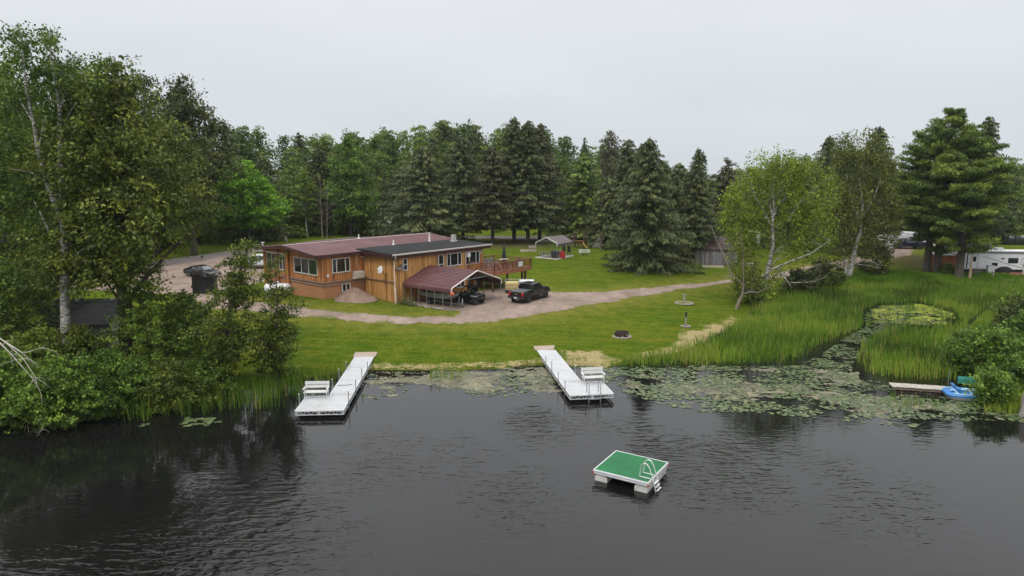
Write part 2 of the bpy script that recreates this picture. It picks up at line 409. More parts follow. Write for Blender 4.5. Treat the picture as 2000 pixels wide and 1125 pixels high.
def sheet(name, pl, m, lift, step=.28, edgew=1.0, jag=.5):
    pl = [tuple(p[:2]) for p in pl]
    ax = np.array(pl); x0, y0 = ax.min(0) - 1; x1, y1 = ax.max(0) + 1
    X, Y = np.meshgrid(np.arange(x0, x1, step), np.arange(y0, y1, step))
    d = sdist(X, Y, pl) + (fbm(X, Y, 1.7, 31) - .5) * jag * 2
    keep = (d[:-1, :-1] > 0) & (d[1:, 1:] > 0) & (d[1:, :-1] > 0) & (d[:-1, 1:] > 0)
    idx = np.arange(X.size).reshape(X.shape)
    q = np.stack([idx[:-1, :-1], idx[:-1, 1:], idx[1:, 1:], idx[1:, :-1]], -1)[keep]
    used, inv = np.unique(q, return_inverse=True)
    x, y = X.ravel()[used], Y.ravel()[used]
    dd = np.clip(d.ravel()[used] / edgew, 0, 3)
    z = H(x, y) + lift * np.clip(dd + .2, 0, 1)
    me = bpy.data.meshes.new(name); me.from_pydata(np.stack([x, y, z], 1).tolist(), [], inv.reshape(-1, 4).tolist())
    me.attributes.new('edge', 'FLOAT', 'POINT').data.foreach_set('value', dd.astype(np.float32))
    me.polygons.foreach_set('use_smooth', [True] * len(me.polygons)); me.materials.append(m); me.update()
    o = bpy.data.objects.new(name, me); col.objects.link(o); o['kind'] = 'structure'; return o
gravel = gravelmat('gravel', (.22, .165, .136), (.135, .1, .08), (.31, .245, .205))
drive = poly([(372, 576), (385, 600), (450, 606), (560, 618), (700, 630), (850, 635), (950, 632), (1020, 622), (1100, 607), (1200, 590), (1330, 567), (1420, 554), (1500, 548), (1600, 531),
              (1700, 516), (1780, 500), (1800, 478), (1765, 476), (1720, 492), (1640, 508), (1560, 522), (1500, 535), (1420, 546), (1300, 558), (1180, 570), (1085, 570), (1040, 562), (1000, 556)])
drive += [hw(13, -1.5), hw(8, .6), hw(1.0, .6), hw(.9, -6.6), hw(1.4, -7.7), hw(.2, -8.6)]
drive += poly([(800, 616), (700, 611), (600, 601), (545, 593), (470, 586), (432, 574)])
sheet('driveway', drive, gravel, .035)
wv = np.interp(sdist(xs, ys, drive), [-4.0, -.2], [0, .6]).astype(np.float32) * (.35 + .9 * fbm(xs, ys, 5, 91)).astype(np.float32)
ground.data.attributes.new('worn', 'FLOAT', 'POINT').data.foreach_set('value', wv)
park = poly([(60, 566), (200, 570), (330, 575), (372, 579), (432, 574), (455, 563), (520, 551), (560, 540), (570, 515), (545, 497), (480, 493), (420, 502), (340, 515), (200, 538), (60, 556)])
sheet('gravel_parking', park, gravel, .03, .5)
asphalt = gravelmat('weathered_asphalt', (.165, .14, .135), (.13, .112, .107), (.2, .175, .17))
_rc = [(-500, 640), (-100, 585), (60, 552), (150, 540), (300, 517), (400, 502), (480, 491), (600, 476), (700, 465.5), (800, 461), (930, 464), (1040, 465), (1150, 461), (1300, 455), (1500, 448)]
cl = [G(u, v)[:2] for u, v in _rc]
def offset(line, w):
    r = []
    for i, p in enumerate(line):
        a = line[max(i - 1, 0)]; b = line[min(i + 1, len(line) - 1)]
        dx, dy = b[0] - a[0], b[1] - a[1]; l = math.hypot(dx, dy)
        r.append((p[0] - dy / l * w, p[1] + dx / l * w))
    return r
sheet('road', offset(cl, 3) + offset(cl, -3)[::-1], asphalt, .05, .6, .5, .15)

# ------------------------------------------------------------------ lake
def watermat():
    m, nt, N, L, out = nodes('lake_water')
    p = N('BsdfPrincipled'); L(p.outputs[0], out.inputs[0])
    p.inputs['Base Color'].default_value = (.0058, .0058, .0058, 1); p.inputs['Roughness'].default_value = .03; p.inputs['IOR'].default_value = 1.37
    gx_ = N('NewGeometry') if False else N('TexCoord')
    acc = None
    for cx, cy, rr, am in ((-12, 26, 11, 1.0), (-6, 34, 8, .75), (0, 30, 7, .55), (9, 33, 9, .8), (15, 30, 8, .55), (3, 39, 6, .6), (0, 20, 14, .3)):   # gusts roughen these patches of the lake
        ds = N('VectorMath', operation='DISTANCE'); L(gx_.outputs['Object'], ds.inputs[0]); ds.inputs[1].default_value = (cx, cy, 0)
        mr = N('MapRange', interpolation_type='SMOOTHSTEP'); L(ds.outputs['Value'], mr.inputs[0]); mr.inputs[1].default_value = rr; mr.inputs[2].default_value = 0; mr.inputs[3].default_value = 0; mr.inputs[4].default_value = am
        if acc is None: acc = mr.outputs[0]
        else:
            m_ = N('Math', operation='MAXIMUM'); L(acc, m_.inputs[0]); L(mr.outputs[0], m_.inputs[1]); acc = m_.outputs[0]
    pn = ramp(N, L, noise(N, L, mapped(N, L, (1, .6, 1), (0, 0, R(25))), .16, 4, .65), [(.36, .15), (.6, 1.)])
    pm = N('Math', operation='MULTIPLY'); L(acc, pm.inputs[0]); L(pn, pm.inputs[1])
    pa = N('Math', operation='ADD'); L(pm.outputs[0], pa.inputs[0]); pa.inputs[1].default_value = .035; patch = pa.outputs[0]
    b1 = noise(N, L, mapped(N, L, (.5, 1.45, 1), (0, 0, R(14))), 1.75, 2, .5, .5)
    b2 = noise(N, L, mapped(N, L, (.7, 1.4, 1), (0, 0, R(-34))), 3.4, 2, .5, .3)
    mx = N('Math', operation='MULTIPLY_ADD'); L(b2, mx.inputs[0]); mx.inputs[1].default_value = .45; L(b1, mx.inputs[2])
    ml = N('Math', operation='MULTIPLY'); L(mx.outputs[0], ml.inputs[0]); L(patch, ml.inputs[1])
    b = N('Bump'); b.inputs['Strength'].default_value = 1.0; b.inputs['Distance'].default_value = .15
    L(ml.outputs[0], b.inputs['Height']); L(b.outputs[0], p.inputs['Normal'])
    return m
o = B().add([(-600, -120, 0), (600, -120, 0), (600, 190, 0), (-600, 190, 0)], [(0, 1, 2, 3)]).build('lake', watermat()); o['kind'] = 'structure'

# floating leaves and algae
def scatter(poly_, n, rng):
    a = np.array(poly_); lo, hi = a.min(0), a.max(0); out = np.zeros((0, 2))
    while len(out) < n:
        p = lo + rng.random((n * 2, 2)) * (hi - lo)
        out = np.vstack([out, p[inside(p[:, 0], p[:, 1], poly_)]])
    return out[:n]
def area(p):
    a = np.array(p); x, y = a[:, 0], a[:, 1]
    return abs(np.sum(x * np.roll(y, -1) - y * np.roll(x, -1))) / 2
padm = leafmat('lily_pad', [(0, (.055, .085, .03)), (.4, (.11, .16, .055)), (.75, (.2, .26, .10)), (1, (.28, .3, .12))], rough=.3, tr=.05, objvar=0)
rng = np.random.default_rng(3)
P_mid = [at(u, v) for u, v in [(716, 726), (820, 727), (1062, 716), (1085, 735), (1100, 764), (1055, 770), (980, 775), (930, 778), (905, 764), (860, 752), (800, 748), (795, 770), (745, 782), (700, 772)]]
P_right = [at(u, v) for u, v in [(1120, 717), (1200, 718), (1300, 712), (1440, 716), (1560, 715), (1610, 690), (1650, 660), (1690, 640), (1740, 640), (1700, 680), (1660, 715), (1680, 742), (1760, 752), (1900, 765), (1930, 800), (2010, 810), (2010, 826), (1850, 822), (1780, 834), (1600, 818), (1480, 806), (1380, 806), (1300, 792), (1230, 772), (1200, 755)]]
P_pond = [at(u, v) for u, v in [(1690, 640), (1690, 612), (1720, 598), (1790, 594), (1850, 606), (1868, 625), (1850, 640), (1790, 636), (1740, 640)]]
P_left = [at(u, v) for u, v in [(225, 838), (300, 822), (380, 812), (440, 814), (460, 826), (380, 834), (290, 836), (230, 848)]]
P_l2 = [at(u, v) for u, v in [(352, 825), (370, 818), (430, 817), (446, 824), (400, 832), (360, 834)]]
pads = []
def padset(pl, dens, thr, sc_, seed, r0=.10, r1=.26):
    p = scatter(pl, int(area(pl) * dens), rng)
    k = fbm(p[:, 0], p[:, 1] * 1.8, sc_, seed); e = sdist(p[:, 0], p[:, 1], pl)
    p = p[k + np.clip(e, 0, 1.2) * .06 > thr + rng.random(len(p)) * .05]
    pads.append(np.column_stack([p, r0 + (r1 - r0) * rng.random(len(p)) ** 1.6, rng.random(len(p)) ** 1.2]))
padset(P_mid, 14, .54, 2.0, 40, .06, .17); padset(P_right, 34, .47, 1.7, 43, .05, .18); padset(P_pond, 9, .45, 2, 46); padset(P_left, 3, .55, 1.2, 47); padset(P_l2, 14, .3, 1, 48)
pads = np.vstack(pads)
n = len(pads); K = 8
ang = (np.arange(K) / K * 2 * np.pi)[None, :] + rng.random((n, 1)) * 6.28
rr = pads[:, 2:3] * (1 + .12 * rng.standard_normal((n, K))); rr[:, 0] *= .35
V = np.stack([pads[:, :1] + rr * np.cos(ang), pads[:, 1:2] + rr * np.sin(ang), .012 + .018 * rng.random((n, K)) + .01 * rng.random((n, 1))], -1).reshape(-1, 3)
o = npmesh('lily_pads', V, K, padm, pads[:, 3]); o['kind'] = 'stuff'; o['label'] = 'green lily pads spread over the water by the shore'; o['category'] = 'lily pads'

def algae(name, pl, thr, sc_, seed, m, cell=.16, ybias=None):
    a = np.array(pl); lo, hi = a.min(0), a.max(0)
    X, Y = np.meshgrid(np.arange(lo[0], hi[0], cell), np.arange(lo[1], hi[1], cell))
    e = sdist(X, Y, pl) + (fbm(X, Y, 1.6, seed + 20) - .55) * 2.6; k = fbm(X, Y * 1.7, sc_, seed) + np.clip(e, -1, .8) * .12 + (ybias(X, Y) if ybias else 0)
    ok = (k > thr) & (e > 0) & (rng.random(X.shape) < np.clip((k - thr) * 14, .15, 1))
    x, y = X[ok], Y[ok]; n = len(x)
    x = x + (rng.random(n) - .5) * cell; y = y + (rng.random(n) - .5) * cell; KK = 6
    an = (np.arange(KK) / KK * 6.2832)[None, :] + rng.random((n, 1)) * 6
    r = cell * (.6 + .5 * rng.random((n, KK)))
    V = np.stack([x[:, None] + r * np.cos(an), y[:, None] + r * np.sin(an), np.repeat(.003 + .006 * rng.random((n, 1)), KK, 1)], -1).reshape(-1, 3)
    t = np.clip(fbm(x, y, .8, 5) * 1.3 - .15 + .15 * rng.standard_normal(n), 0, 1)
    return npmesh(name, V, KK, m, t)
algm = leafmat('pond_scum', [(0, (.075, .075, .04)), (.5, (.15, .15, .075)), (1, (.24, .235, .12))], rough=.6, tr=0, objvar=0)
duck = leafmat('duckweed', [(0, (.12, .17, .02)), (.5, (.2, .28, .03)), (1, (.27, .35, .05))], rough=.6, tr=0, objvar=0)
P_algr = [at(u, v) for u, v in [(1200, 735), (1300, 718), (1450, 718), (1560, 716), (1640, 690), (1660, 716), (1690, 748), (1740, 775), (1900, 790), (1960, 815), (1800, 824), (1600, 808), (1450, 795), (1380, 800), (1300, 782), (1215, 762)]]
for nm, pl, thr, sd, mm, yb in (('floating_algae', P_mid, .52, 61, algm, None), ('floating_algae', P_algr, .6, 62, algm, None),
                             ('duckweed', P_pond, .52, 64, duck, lambda X, Y: np.interp(Y, [P_pond[6][1], P_pond[3][1]], [-.25, .35]))):
    o = algae(nm, pl, thr, 3.2, sd, mm, ybias=yb); o['kind'] = 'stuff'
    o['label'] = {61: 'pale algae film floating on the water between the two white docks', 62: 'pale algae film among the lily pads right of the bench dock', 64: 'yellow green duckweed covering the small marsh pond'}[sd]; o['category'] = 'algae'

# ------------------------------------------------------------------ reeds and tall grass
def blades(name, P, h0, h1_, w, m, label, lean=.18, zf=None, seed=1, tsc=3.5, tbias=0.):
    r = np.random.default_rng(seed); n = len(P); x, y = P[:, 0], P[:, 1]
    z = zf(x, y) if zf else np.zeros(n)
    big = fbm(x, y, tsc, seed); h = (h0 + (h1_ - h0) * r.random(n)) * (.42 + 1.15 * big)
    an = r.random(n) * 6.2832; dx, dy = np.cos(an), np.sin(an); ln = np.abs(r.standard_normal(n)) * lean * h
    la = r.random(n) * 6.2832; ex, ey = np.cos(la) * ln, np.sin(la) * ln
    ww = w * (.6 + .8 * r.random(n)) / 2
    zero = np.zeros(n)
    A = np.stack([x - dx * ww, y - dy * ww, z - .03], 1); Bv = np.stack([x + dx * ww, y + dy * ww, z - .03], 1)
    C = np.stack([x + dx * ww * .7 + ex * .5, y + dy * ww * .7 + ey * .5, z + h * .6], 1)
    D = np.stack([x + ex * 1.1, y + ey * 1.1, z + h], 1)
    E_ = np.stack([x - dx * ww * .7 + ex * .5, y - dy * ww * .7 + ey * .5, z + h * .6], 1)
    V = np.stack([A, Bv, C, D, E_], 1).reshape(-1, 3)
    t = np.clip((fbm(x, y, tsc * 1.6, seed + 7) - .5) * 1.7 + .43 + tbias + .16 * r.standard_normal(n), 0, .9); t = np.where(r.random(n) < .08, .97, t)
    o = npmesh(name, V, 5, m, t); o['kind'] = 'stuff'; o['label'] = label; o['category'] = name.replace('_', ' '); return o
M_main = [at(u, v) for u, v in [(1197, 716), (1215, 702), (1300, 696), (1360, 678), (1410, 655), (1440, 632), (1478, 606), (1510, 589), (1560, 573), (1640, 562), (1800, 556), (2000, 553), (2300, 551),
          (2300, 602), (2000, 604), (1930, 606), (1880, 632), (1862, 606), (1790, 590), (1715, 594), (1684, 610), (1686, 640), (1650, 655), (1600, 676), (1570, 700), (1520, 712), (1440, 712), (1300, 716)]]
M_right = [at(u, v) for u, v in [(1668, 700), (1690, 670), (1730, 646), (1790, 642), (1870, 640), (1890, 625), (1900, 700), (1905, 745), (1850, 745), (1760, 740), (1690, 730)]]
M_low = [at(u, v) for u, v in [(1700, 800), (1740, 772), (1900, 790), (1915, 800), (1800, 803)]]
M_left = [at(u, v) for u, v in [(235, 826), (260, 798), (330, 775), (420, 757), (500, 748), (570, 742), (640, 732), (690, 728), (650, 760), (585, 790), (540, 800), (470, 800), (420, 812), (330, 820)]]
M_bit = [at(u, v) for u, v in [(838, 742), (855, 725), (905, 723), (915, 735), (880, 745)]]
r_ = np.random.default_rng(12)
def clumped(pl, dens, thr, sc_, seed):
    p = scatter(pl, int(area(pl) * dens), r_); k = fbm(p[:, 0], p[:, 1], sc_, seed); e = sdist(p[:, 0], p[:, 1], pl)
    return p[(k > thr) & (r_.random(len(p)) < np.clip(e * .55 + k * 1.1 - .25, .05, 1))]
blades('reeds', np.vstack([clumped(M_main, 44, .22, 2.5, 70), clumped(M_right, 34, .3, 1.8, 71), clumped(P_pond, 7, .52, 1.2, 78)]), .55, 1.25, .05, L_reed, 'dense green reeds filling the marsh at the right of the lawn', seed=4)
blades('shore_reeds', np.vstack([clumped(M_left, 34, .42, 1.0, 72), clumped(M_bit, 40, .3, .8, 73)]), .6, 1.5, .035, L_reed, 'thin reeds standing in the water beside the left dock', seed=6, lean=.1)
blades('shore_reeds', np.vstack([clumped(M_low, 20, .4, .9, 75)]), .3, .8, .03, L_reed, 'sparse low reeds in the lily pads below the old plank dock', seed=7, lean=.12, tbias=.1)
# rough uncut grass beside the road and along banks
edgeL = [G(u, v)[:2] for u, v in [(360, 478), (480, 465), (560, 462), (660, 454), (770, 449), (770, 438), (660, 440), (560, 446), (480, 452), (360, 468)]]
blades('tall_grass', scatter(edgeL, 30000, r_), .35, 1.0, .11, L_weed, 'bright green uncut grass between the road and the forest', zf=lambda x, y: H(x, y), seed=9, tsc=5)
bank = [G(u, v)[:2] for u, v in [(1520, 582), (1600, 566), (1700, 560), (2000, 556), (2000, 545), (1880, 540), (1700, 535), (1640, 545), (1560, 562)]]
blades('bank_grass', scatter(bank, 30000, r_), .35, .95, .07, L_weed, 'tall bright grass on the bank between the drive and the marsh', zf=lambda x, y: H(x, y), seed=10, tsc=4)
lobe = [(x, y) for x, y in LOBE if x < 60] ; lobe = [at(u, v, .3) for u, v in [(1900, 640), (1925, 610), (2000, 606), (2120, 606), (2120, 800), (1985, 802), (1925, 795), (1905, 750), (1895, 690)]]
blades('bank_grass', scatter(lobe, 22000, r_), .4, 1.0, .06, L_reed, 'tall grass on the right bank around the shrubs', zf=lambda x, y: H(x, y), seed=13, tsc=3, tbias=.1)
bl = [at(u, v, .4) for u, v in [(250, 792), (330, 768), (420, 750), (520, 740), (600, 732), (560, 722), (420, 738), (330, 752), (250, 770)]]
blades('bank_grass', scatter(bl, 9000, r_), .2, .6, .05, L_reed, 'uncut grass on the bank under the left trees', zf=lambda x, y: H(x, y), seed=14, tsc=3)
tuft = [p for p in scatter([(-13, 50), (34, 50), (40, 74), (24, 68), (10, 56), (-13, 56)], 40000, r_)]
tuft = np.array(tuft); s_ = shore_s(tuft[:, 0], tuft[:, 1]); tuft = tuft[(s_ > .05) & (s_ < 1.5) & (fbm(tuft[:, 0], tuft[:, 1], 1.1, 80) > .5)]
blades('shore_grass', tuft, .06, .28, .03, L_reed, 'low ragged grass along the edge of the lawn', zf=lambda x, y: H(x, y), seed=15, tsc=2, tbias=.25)
# ------------------------------------------------------------------ tree kit
def unit(a): return a / (np.linalg.norm(a, axis=-1, keepdims=True) + 1e-9)
def leaves(C, rad, n, Lf, W, rng, up=.6, droop=.2, flat=.75, tint=None, tsd=.16, out=None, bent=.12, axis=None, stretch=1.8):
    """leaf-sized rhombs gathered into clumps round the points C"""
    C = np.asarray(C, float); k = len(C); rad = np.broadcast_to(np.asarray(rad, float), (k,))
    i = np.repeat(np.arange(k), n); m = len(i)
    d = unit(rng.standard_normal((m, 3))); u = rng.random(m) ** (1 / 2.3)
    P = C[i] + d * (u * rad[i])[:, None] * np.array([1, 1, flat])
    if axis is not None:
        ax_ = axis[i]; off = P - C[i]; pj = np.sum(off * ax_, 1, keepdims=True); P = C[i] + off * .8 + ax_ * pj * (stretch - .8)
    a = unit(rng.standard_normal((m, 3)) * .8 + d * .6 + np.array([0, 0, -droop]))
    nn = rng.standard_normal((m, 3)) * .75 + d * .45 + np.array([0, 0, up])
    b = unit(np.cross(nn, a)); nn = np.cross(a, b)
    sv = .45 + 1.1 * rng.random(m) ** 1.4; l = (Lf * sv / 2)[:, None]; w = (W * sv * (.75 + .5 * rng.random(m)) / 2)[:, None]
    V = np.stack([P - a * l, P + b * w - nn * w * bent, P + a * l - nn * l * bent, P - b * w - nn * w * bent], 1).reshape(-1, 3)
    t0 = np.full(k, .45) if tint is None else np.asarray(tint)
    T = np.clip(t0[i] + tsd * rng.standard_normal(m), 0, 1)
    return V, T
def crown_points(prof, z0, z1, Rr, n, rng, shell=.55, lump=.3, seed=0):
    """points of an uneven crown: radius follows prof(t), bulges and bays from noise"""
    t = rng.random(n * 3); keep = rng.random(n * 3) < np.array([prof(x) for x in t]) ** 1.2 + .05
    t = t[keep][:n]; n = len(t); an = rng.random(n) * 6.2832
    z = z0 + (z1 - z0) * t
    r = Rr * np.array([prof(x) for x in t]) * (1 - lump / 2 + lump * 1.6 * (vnoise(an * 2.2 + 50, z, max(1.2, (z1 - z0) * .16), seed + 3) - .3))
    f = shell + (1 - shell) * rng.random(n) ** .7; f = np.where(rng.random(n) < .2, rng.random(n) * .8, f)
    return np.stack([np.cos(an) * r * f, np.sin(an) * r * f, z], 1)
def limb(b, p, q, r0, r1, rng, sag=.12, n=5, seg=5):
    p = np.asarray(p, float); q = np.asarray(q, float); L_ = np.linalg.norm(q - p)
    mid = (p + q) / 2 + rng.standard_normal(3) * L_ * .07 + np.array([0, 0, sag * L_])
    pts = []; rs = []
    for i in range(seg):
        t = i / (seg - 1); pts.append((1 - t) ** 2 * p + 2 * t * (1 - t) * mid + t * t * q); rs.append(r0 + (r1 - r0) * t)
    b.tube(pts, rs, n); return pts
def prof_round(t): return max(0, math.sin(math.pi * min(1, t ** .8 * .96 + .03))) ** .65
def prof_egg(t): return max(0, math.sin(math.pi * min(1, t ** .62 * .97 + .02))) ** .8
def prof_olive(t): return float(np.interp(t, [0, .08, .2, .4, .6, .8, .93, 1], [.5, .8, .97, 1, .8, .55, .34, .08]))
def prof_tall(t): return max(0, math.sin(math.pi * min(1, .1 + .89 * t ** .75))) ** .6
def broadleaf(name, h, Rr, tr, seed, n_cl, cl_r, nl, leaf, m, bm=None, prof=prof_round, base=.25, shell=.5, lump=.5, lean=(0, 0), limbs=26, label=None, cat='tree', up=.6, droop=.2, trunk_top=.85, cut=None, group=None, loc=(0, 0, 0), tspread=.2):
    rng = np.random.default_rng(seed)
    P = crown_points(prof, h * base, h * .98, Rr, n_cl, rng, shell, lump, seed)
    sway = lambda z: np.array([lean[0] * (z / h) ** 1.5 * h, lean[1] * (z / h) ** 1.5 * h])
    for i in range(len(P)): P[i, :2] += sway(P[i, 2])
    if cut: P = P[[not cut(*p) for p in P]]
    root = thing(name, label or name, cat, loc, 0, group)
    tb = B(); k = 9
    tpts = []
    for i in range(k):
        z = h * trunk_top * i / (k - 1); s_ = sway(z); tpts.append((s_[0] + .12 * math.sin(i * 1.3 + seed) * (i > 0), s_[1] + .12 * math.cos(i * 1.7 + seed) * (i > 0), z - .15 * (i == 0)))
    tb.tube(tpts, [tr * (1.35 if i == 0 else 1) * (1 - .9 * i / (k - 1)) + .02 for i in range(k)], 8)
    order = np.argsort(rng.random(len(P)))[:limbs]
    for j in order:
        q = P[j]; z0 = max(h * base * .6, q[2] - np.hypot(q[0], q[1]) * (.5 + .5 * rng.random())); z0 = min(z0, h * trunk_top * .9)
        s_ = sway(z0); f = 1 - .9 * z0 / (h * trunk_top)
        limb(tb, (s_[0], s_[1], z0), q, min(max(.03, tr * f * .42), .03 + .022 * np.linalg.norm(np.array([s_[0], s_[1], z0]) - q)), .015, rng)
    tb.build('trunk', bm or bark, root, smooth=60)
    hz = (P[:, 2] - h * base) / (h * (1 - base))
    tint = np.clip(.42 + tspread * rng.standard_normal(len(P)), .02, .98)
    AX = P.copy(); AX[:, 2] = .15 * np.hypot(P[:, 0], P[:, 1]) * (hz - .45) * 3; AX = unit(AX + .8 * rng.standard_normal(AX.shape) * np.linalg.norm(AX, axis=1, keepdims=True) * .5)
    V, T = leaves(P, cl_r * (.6 + .75 * rng.random(len(P))), nl, leaf[0], leaf[1], rng, up, droop, .72, tint, axis=AX)
    npmesh('crown', V, 4, m, T, root)
    return root
def conifer(name, h, Rr, tr, seed, m, bm=None, z0=.08, gap=.42, per=8, power=.8, droop=.32, spray=(.62, .17), step=.24, label=None, group=None, loc=(0, 0, 0), ragged=.25, dead=0, cat='tree'):
    rng = np.random.default_rng(seed); root = thing(name, label or name, cat, loc, 0, group)
    tb = B(); tb.tube([(0, 0, -.1), (0.03, 0, h * .3), (0, .04, h * .7), (0, 0, h)], [tr * 1.2, tr * .8, tr * .35, .02], 8)
    As, Bs, Cs, Ts = [], [], [], []
    z = h * z0
    while z < h * .985:
        t = (z - h * z0) / (h * (1 - z0)); Lb = Rr * (1 - t) ** power * min(1, .62 + t * 4) + .12
        nb = max(4, int(per * (1 - .35 * t))); ph = rng.random() * 6.28
        for j in range(nb):
            an = ph + 6.2832 * (j + .5 * rng.random()) / nb; L_ = Lb * (1 - ragged + 2 * ragged * rng.random()) * (.62 + .76 * float(vnoise(an * 1.1 + seed * 9.7, z * .30 + seed, 1.0, seed)))
            if rng.random() < .06: continue
            dx, dy = math.cos(an), math.sin(an); tint = np.clip(.42 + .2 * rng.standard_normal(), 0, 1); dr = droop * (1.2 - t) * (.7 + .6 * rng.random())
            zz = z + (rng.random() - .5) * gap
            if L_ > 1.2 and rng.random() < .5: tb.tube([(0, 0, zz), (dx * L_ * .5, dy * L_ * .5, zz - dr * L_ * .42), (dx * L_ * .9, dy * L_ * .9, zz - dr * L_ * .55)], [.035 + .01 * L_, .025, .01], 4)
            s_ = np.arange(.12 * L_ + .1, L_ + .01, step); ns = len(s_)
            if ns == 0: continue
            f = s_ / L_; bz = zz - dr * L_ * (f * 1.3 - .55 * f ** 2.4)
            wl = np.clip((1.05 - f), .15, 1) * .34 * L_ * np.clip(.5 + f * 1.5, 0, 1)      # width of the bough
            for side in (-1, 1, 0, 0):
                o = wl * (.25 + .75 * rng.random(ns)) * side + .06 * rng.standard_normal(ns)
                px_ = dx * s_ - dy * o; py_ = dy * s_ + dx * o; pz = bz - np.abs(o) * .28 + .09 * rng.standard_normal(ns)
                c = np.stack([px_, py_, pz], 1)
                ax = np.stack([dx * (.8 + 0 * o) - dy * side * .75, dy * (.8 + 0 * o) + dx * side * .75, -.42 - .5 * rng.random(ns) + 0 * o], 1) + .3 * rng.standard_normal((ns, 3))
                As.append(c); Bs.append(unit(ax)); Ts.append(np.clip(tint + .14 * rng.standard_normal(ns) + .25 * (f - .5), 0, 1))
        z += gap * (.75 + .5 * rng.random()) * (1 - .45 * t)
    c = np.vstack(As); a = np.vstack(Bs); T = np.concatenate(Ts); n = len(c)
    b = unit(np.cross(a, np.array([0, 0, 1.]) + .5 * rng.standard_normal((n, 3)))); nn = np.cross(a, b)
    l = (spray[0] * (.6 + .8 * rng.random(n)) / 2)[:, None]; w = (spray[1] * (.6 + .8 * rng.random(n)) / 2)[:, None]
    V = np.stack([c - a * l, c + b * w + nn * .04, c + a * l - np.array([0, 0, .08]), c - b * w + nn * .04], 1).reshape(-1, 3)
    for i in range(dead):
        zz = h * (.06 + .14 * rng.random()); an = rng.random() * 6.28; L_ = Rr * .35 * (.5 + rng.random())
        tb.tube([(0, 0, zz), (math.cos(an) * L_, math.sin(an) * L_, zz - .1 * L_)], [.03, .008], 4)
    tb.build('trunk', bm or barkd, root, smooth=60)
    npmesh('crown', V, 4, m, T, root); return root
def whitepine(name, h, Rr, tr, seed, label, loc, m=None, z0=.22, tiers=15, cat='tree', group=None, dens=1.25):
    rng = np.random.default_rng(seed); root = thing(name, label, cat, loc, 0, group)
    tb = B(); tb.tube([(0, 0, -.1), (.1, 0, h * .3), (-.1, .1, h * .65), (.05, 0, h * .96)], [tr * 1.25, tr * .85, tr * .45, .04], 9)
    C, Rd, Tn = [], [], []
    for i in range(tiers):
        t = i / (tiers - 1); z = h * (z0 + (.95 - z0) * t ** .92)
        Lb = Rr * (min(1, .6 + 1.3 * t) if t < .35 else (1 - ((t - .35) / .72) ** 1.6)) * (.85 + .3 * rng.random())
        nb = 6 if t < .85 else 4; ph = rng.random() * 6.28
        for j in range(nb):
            an = ph + 6.2832 * (j + .6 * rng.random()) / nb; L_ = max(.8, Lb * (.55 + .6 * rng.random())); dx, dy = math.cos(an), math.sin(an)
            rise = .06 + .28 * t; zz = z + .7 * rng.standard_normal() * .5
            tb.tube([(0, 0, zz - .1 * L_), (dx * L_ * .5, dy * L_ * .5, zz + rise * L_ * .2), (dx * L_, dy * L_, zz + rise * L_)], [.05 + .012 * L_, .04, .012], 4)
            tn = np.clip(.5 + .22 * rng.standard_normal(), .05, 1)
            for k in range(int(6 + L_ * 3)):
                f = .32 + .68 * rng.random() ** .75; o = (rng.random() - .5) * L_ * .55 * (1.1 - f * .55)
                C.append((dx * L_ * f - dy * o, dy * L_ * f + dx * o, zz + rise * L_ * f ** 1.3 - .1 * abs(o) + .1 * rng.standard_normal())); Rd.append(.5 + .35 * rng.random()); Tn.append(np.clip(tn + .12 * rng.standard_normal() + .12 * (f - .6), 0, 1))
    tb.build('trunk', bark, root, smooth=60)
    C = np.array(C); V, T = leaves(C, np.array(Rd), int(34 * dens), .46, .11, rng, up=.35, droop=-.35, flat=.5, tint=np.array(Tn), bent=.02)
    npmesh('crown', V, 4, m or L_pine, T, root); return root
def dead_tree(name, h, seed, label, loc, m=None, spread=.25, n=26, r=.12, cat='tree', lean=0):
    rng = np.random.default_rng(seed); root = thing(name, label, cat, loc)
    tb = B(); tb.tube([(0, 0, -.1), (lean * h * .3, 0, h * .4), (lean * h, .1, h)], [r, r * .6, .015], 6); root2 = B()
    for i in range(n):
        z = h * (.2 + .75 * rng.random()); an = rng.random() * 6.28; L_ = h * spread * (1.1 - z / h) * (.5 + rng.random())
        limb(root2, (lean * z * (z / h), 0, z), (lean * z * (z / h) + math.cos(an) * L_, math.sin(an) * L_, z + L_ * (.2 + .8 * rng.random())), .03, .008, rng, n=4, seg=4)
    tb.build('trunk', m or deadw, root, smooth=60); root2.build('branches', m or deadw, root, smooth=60); return root

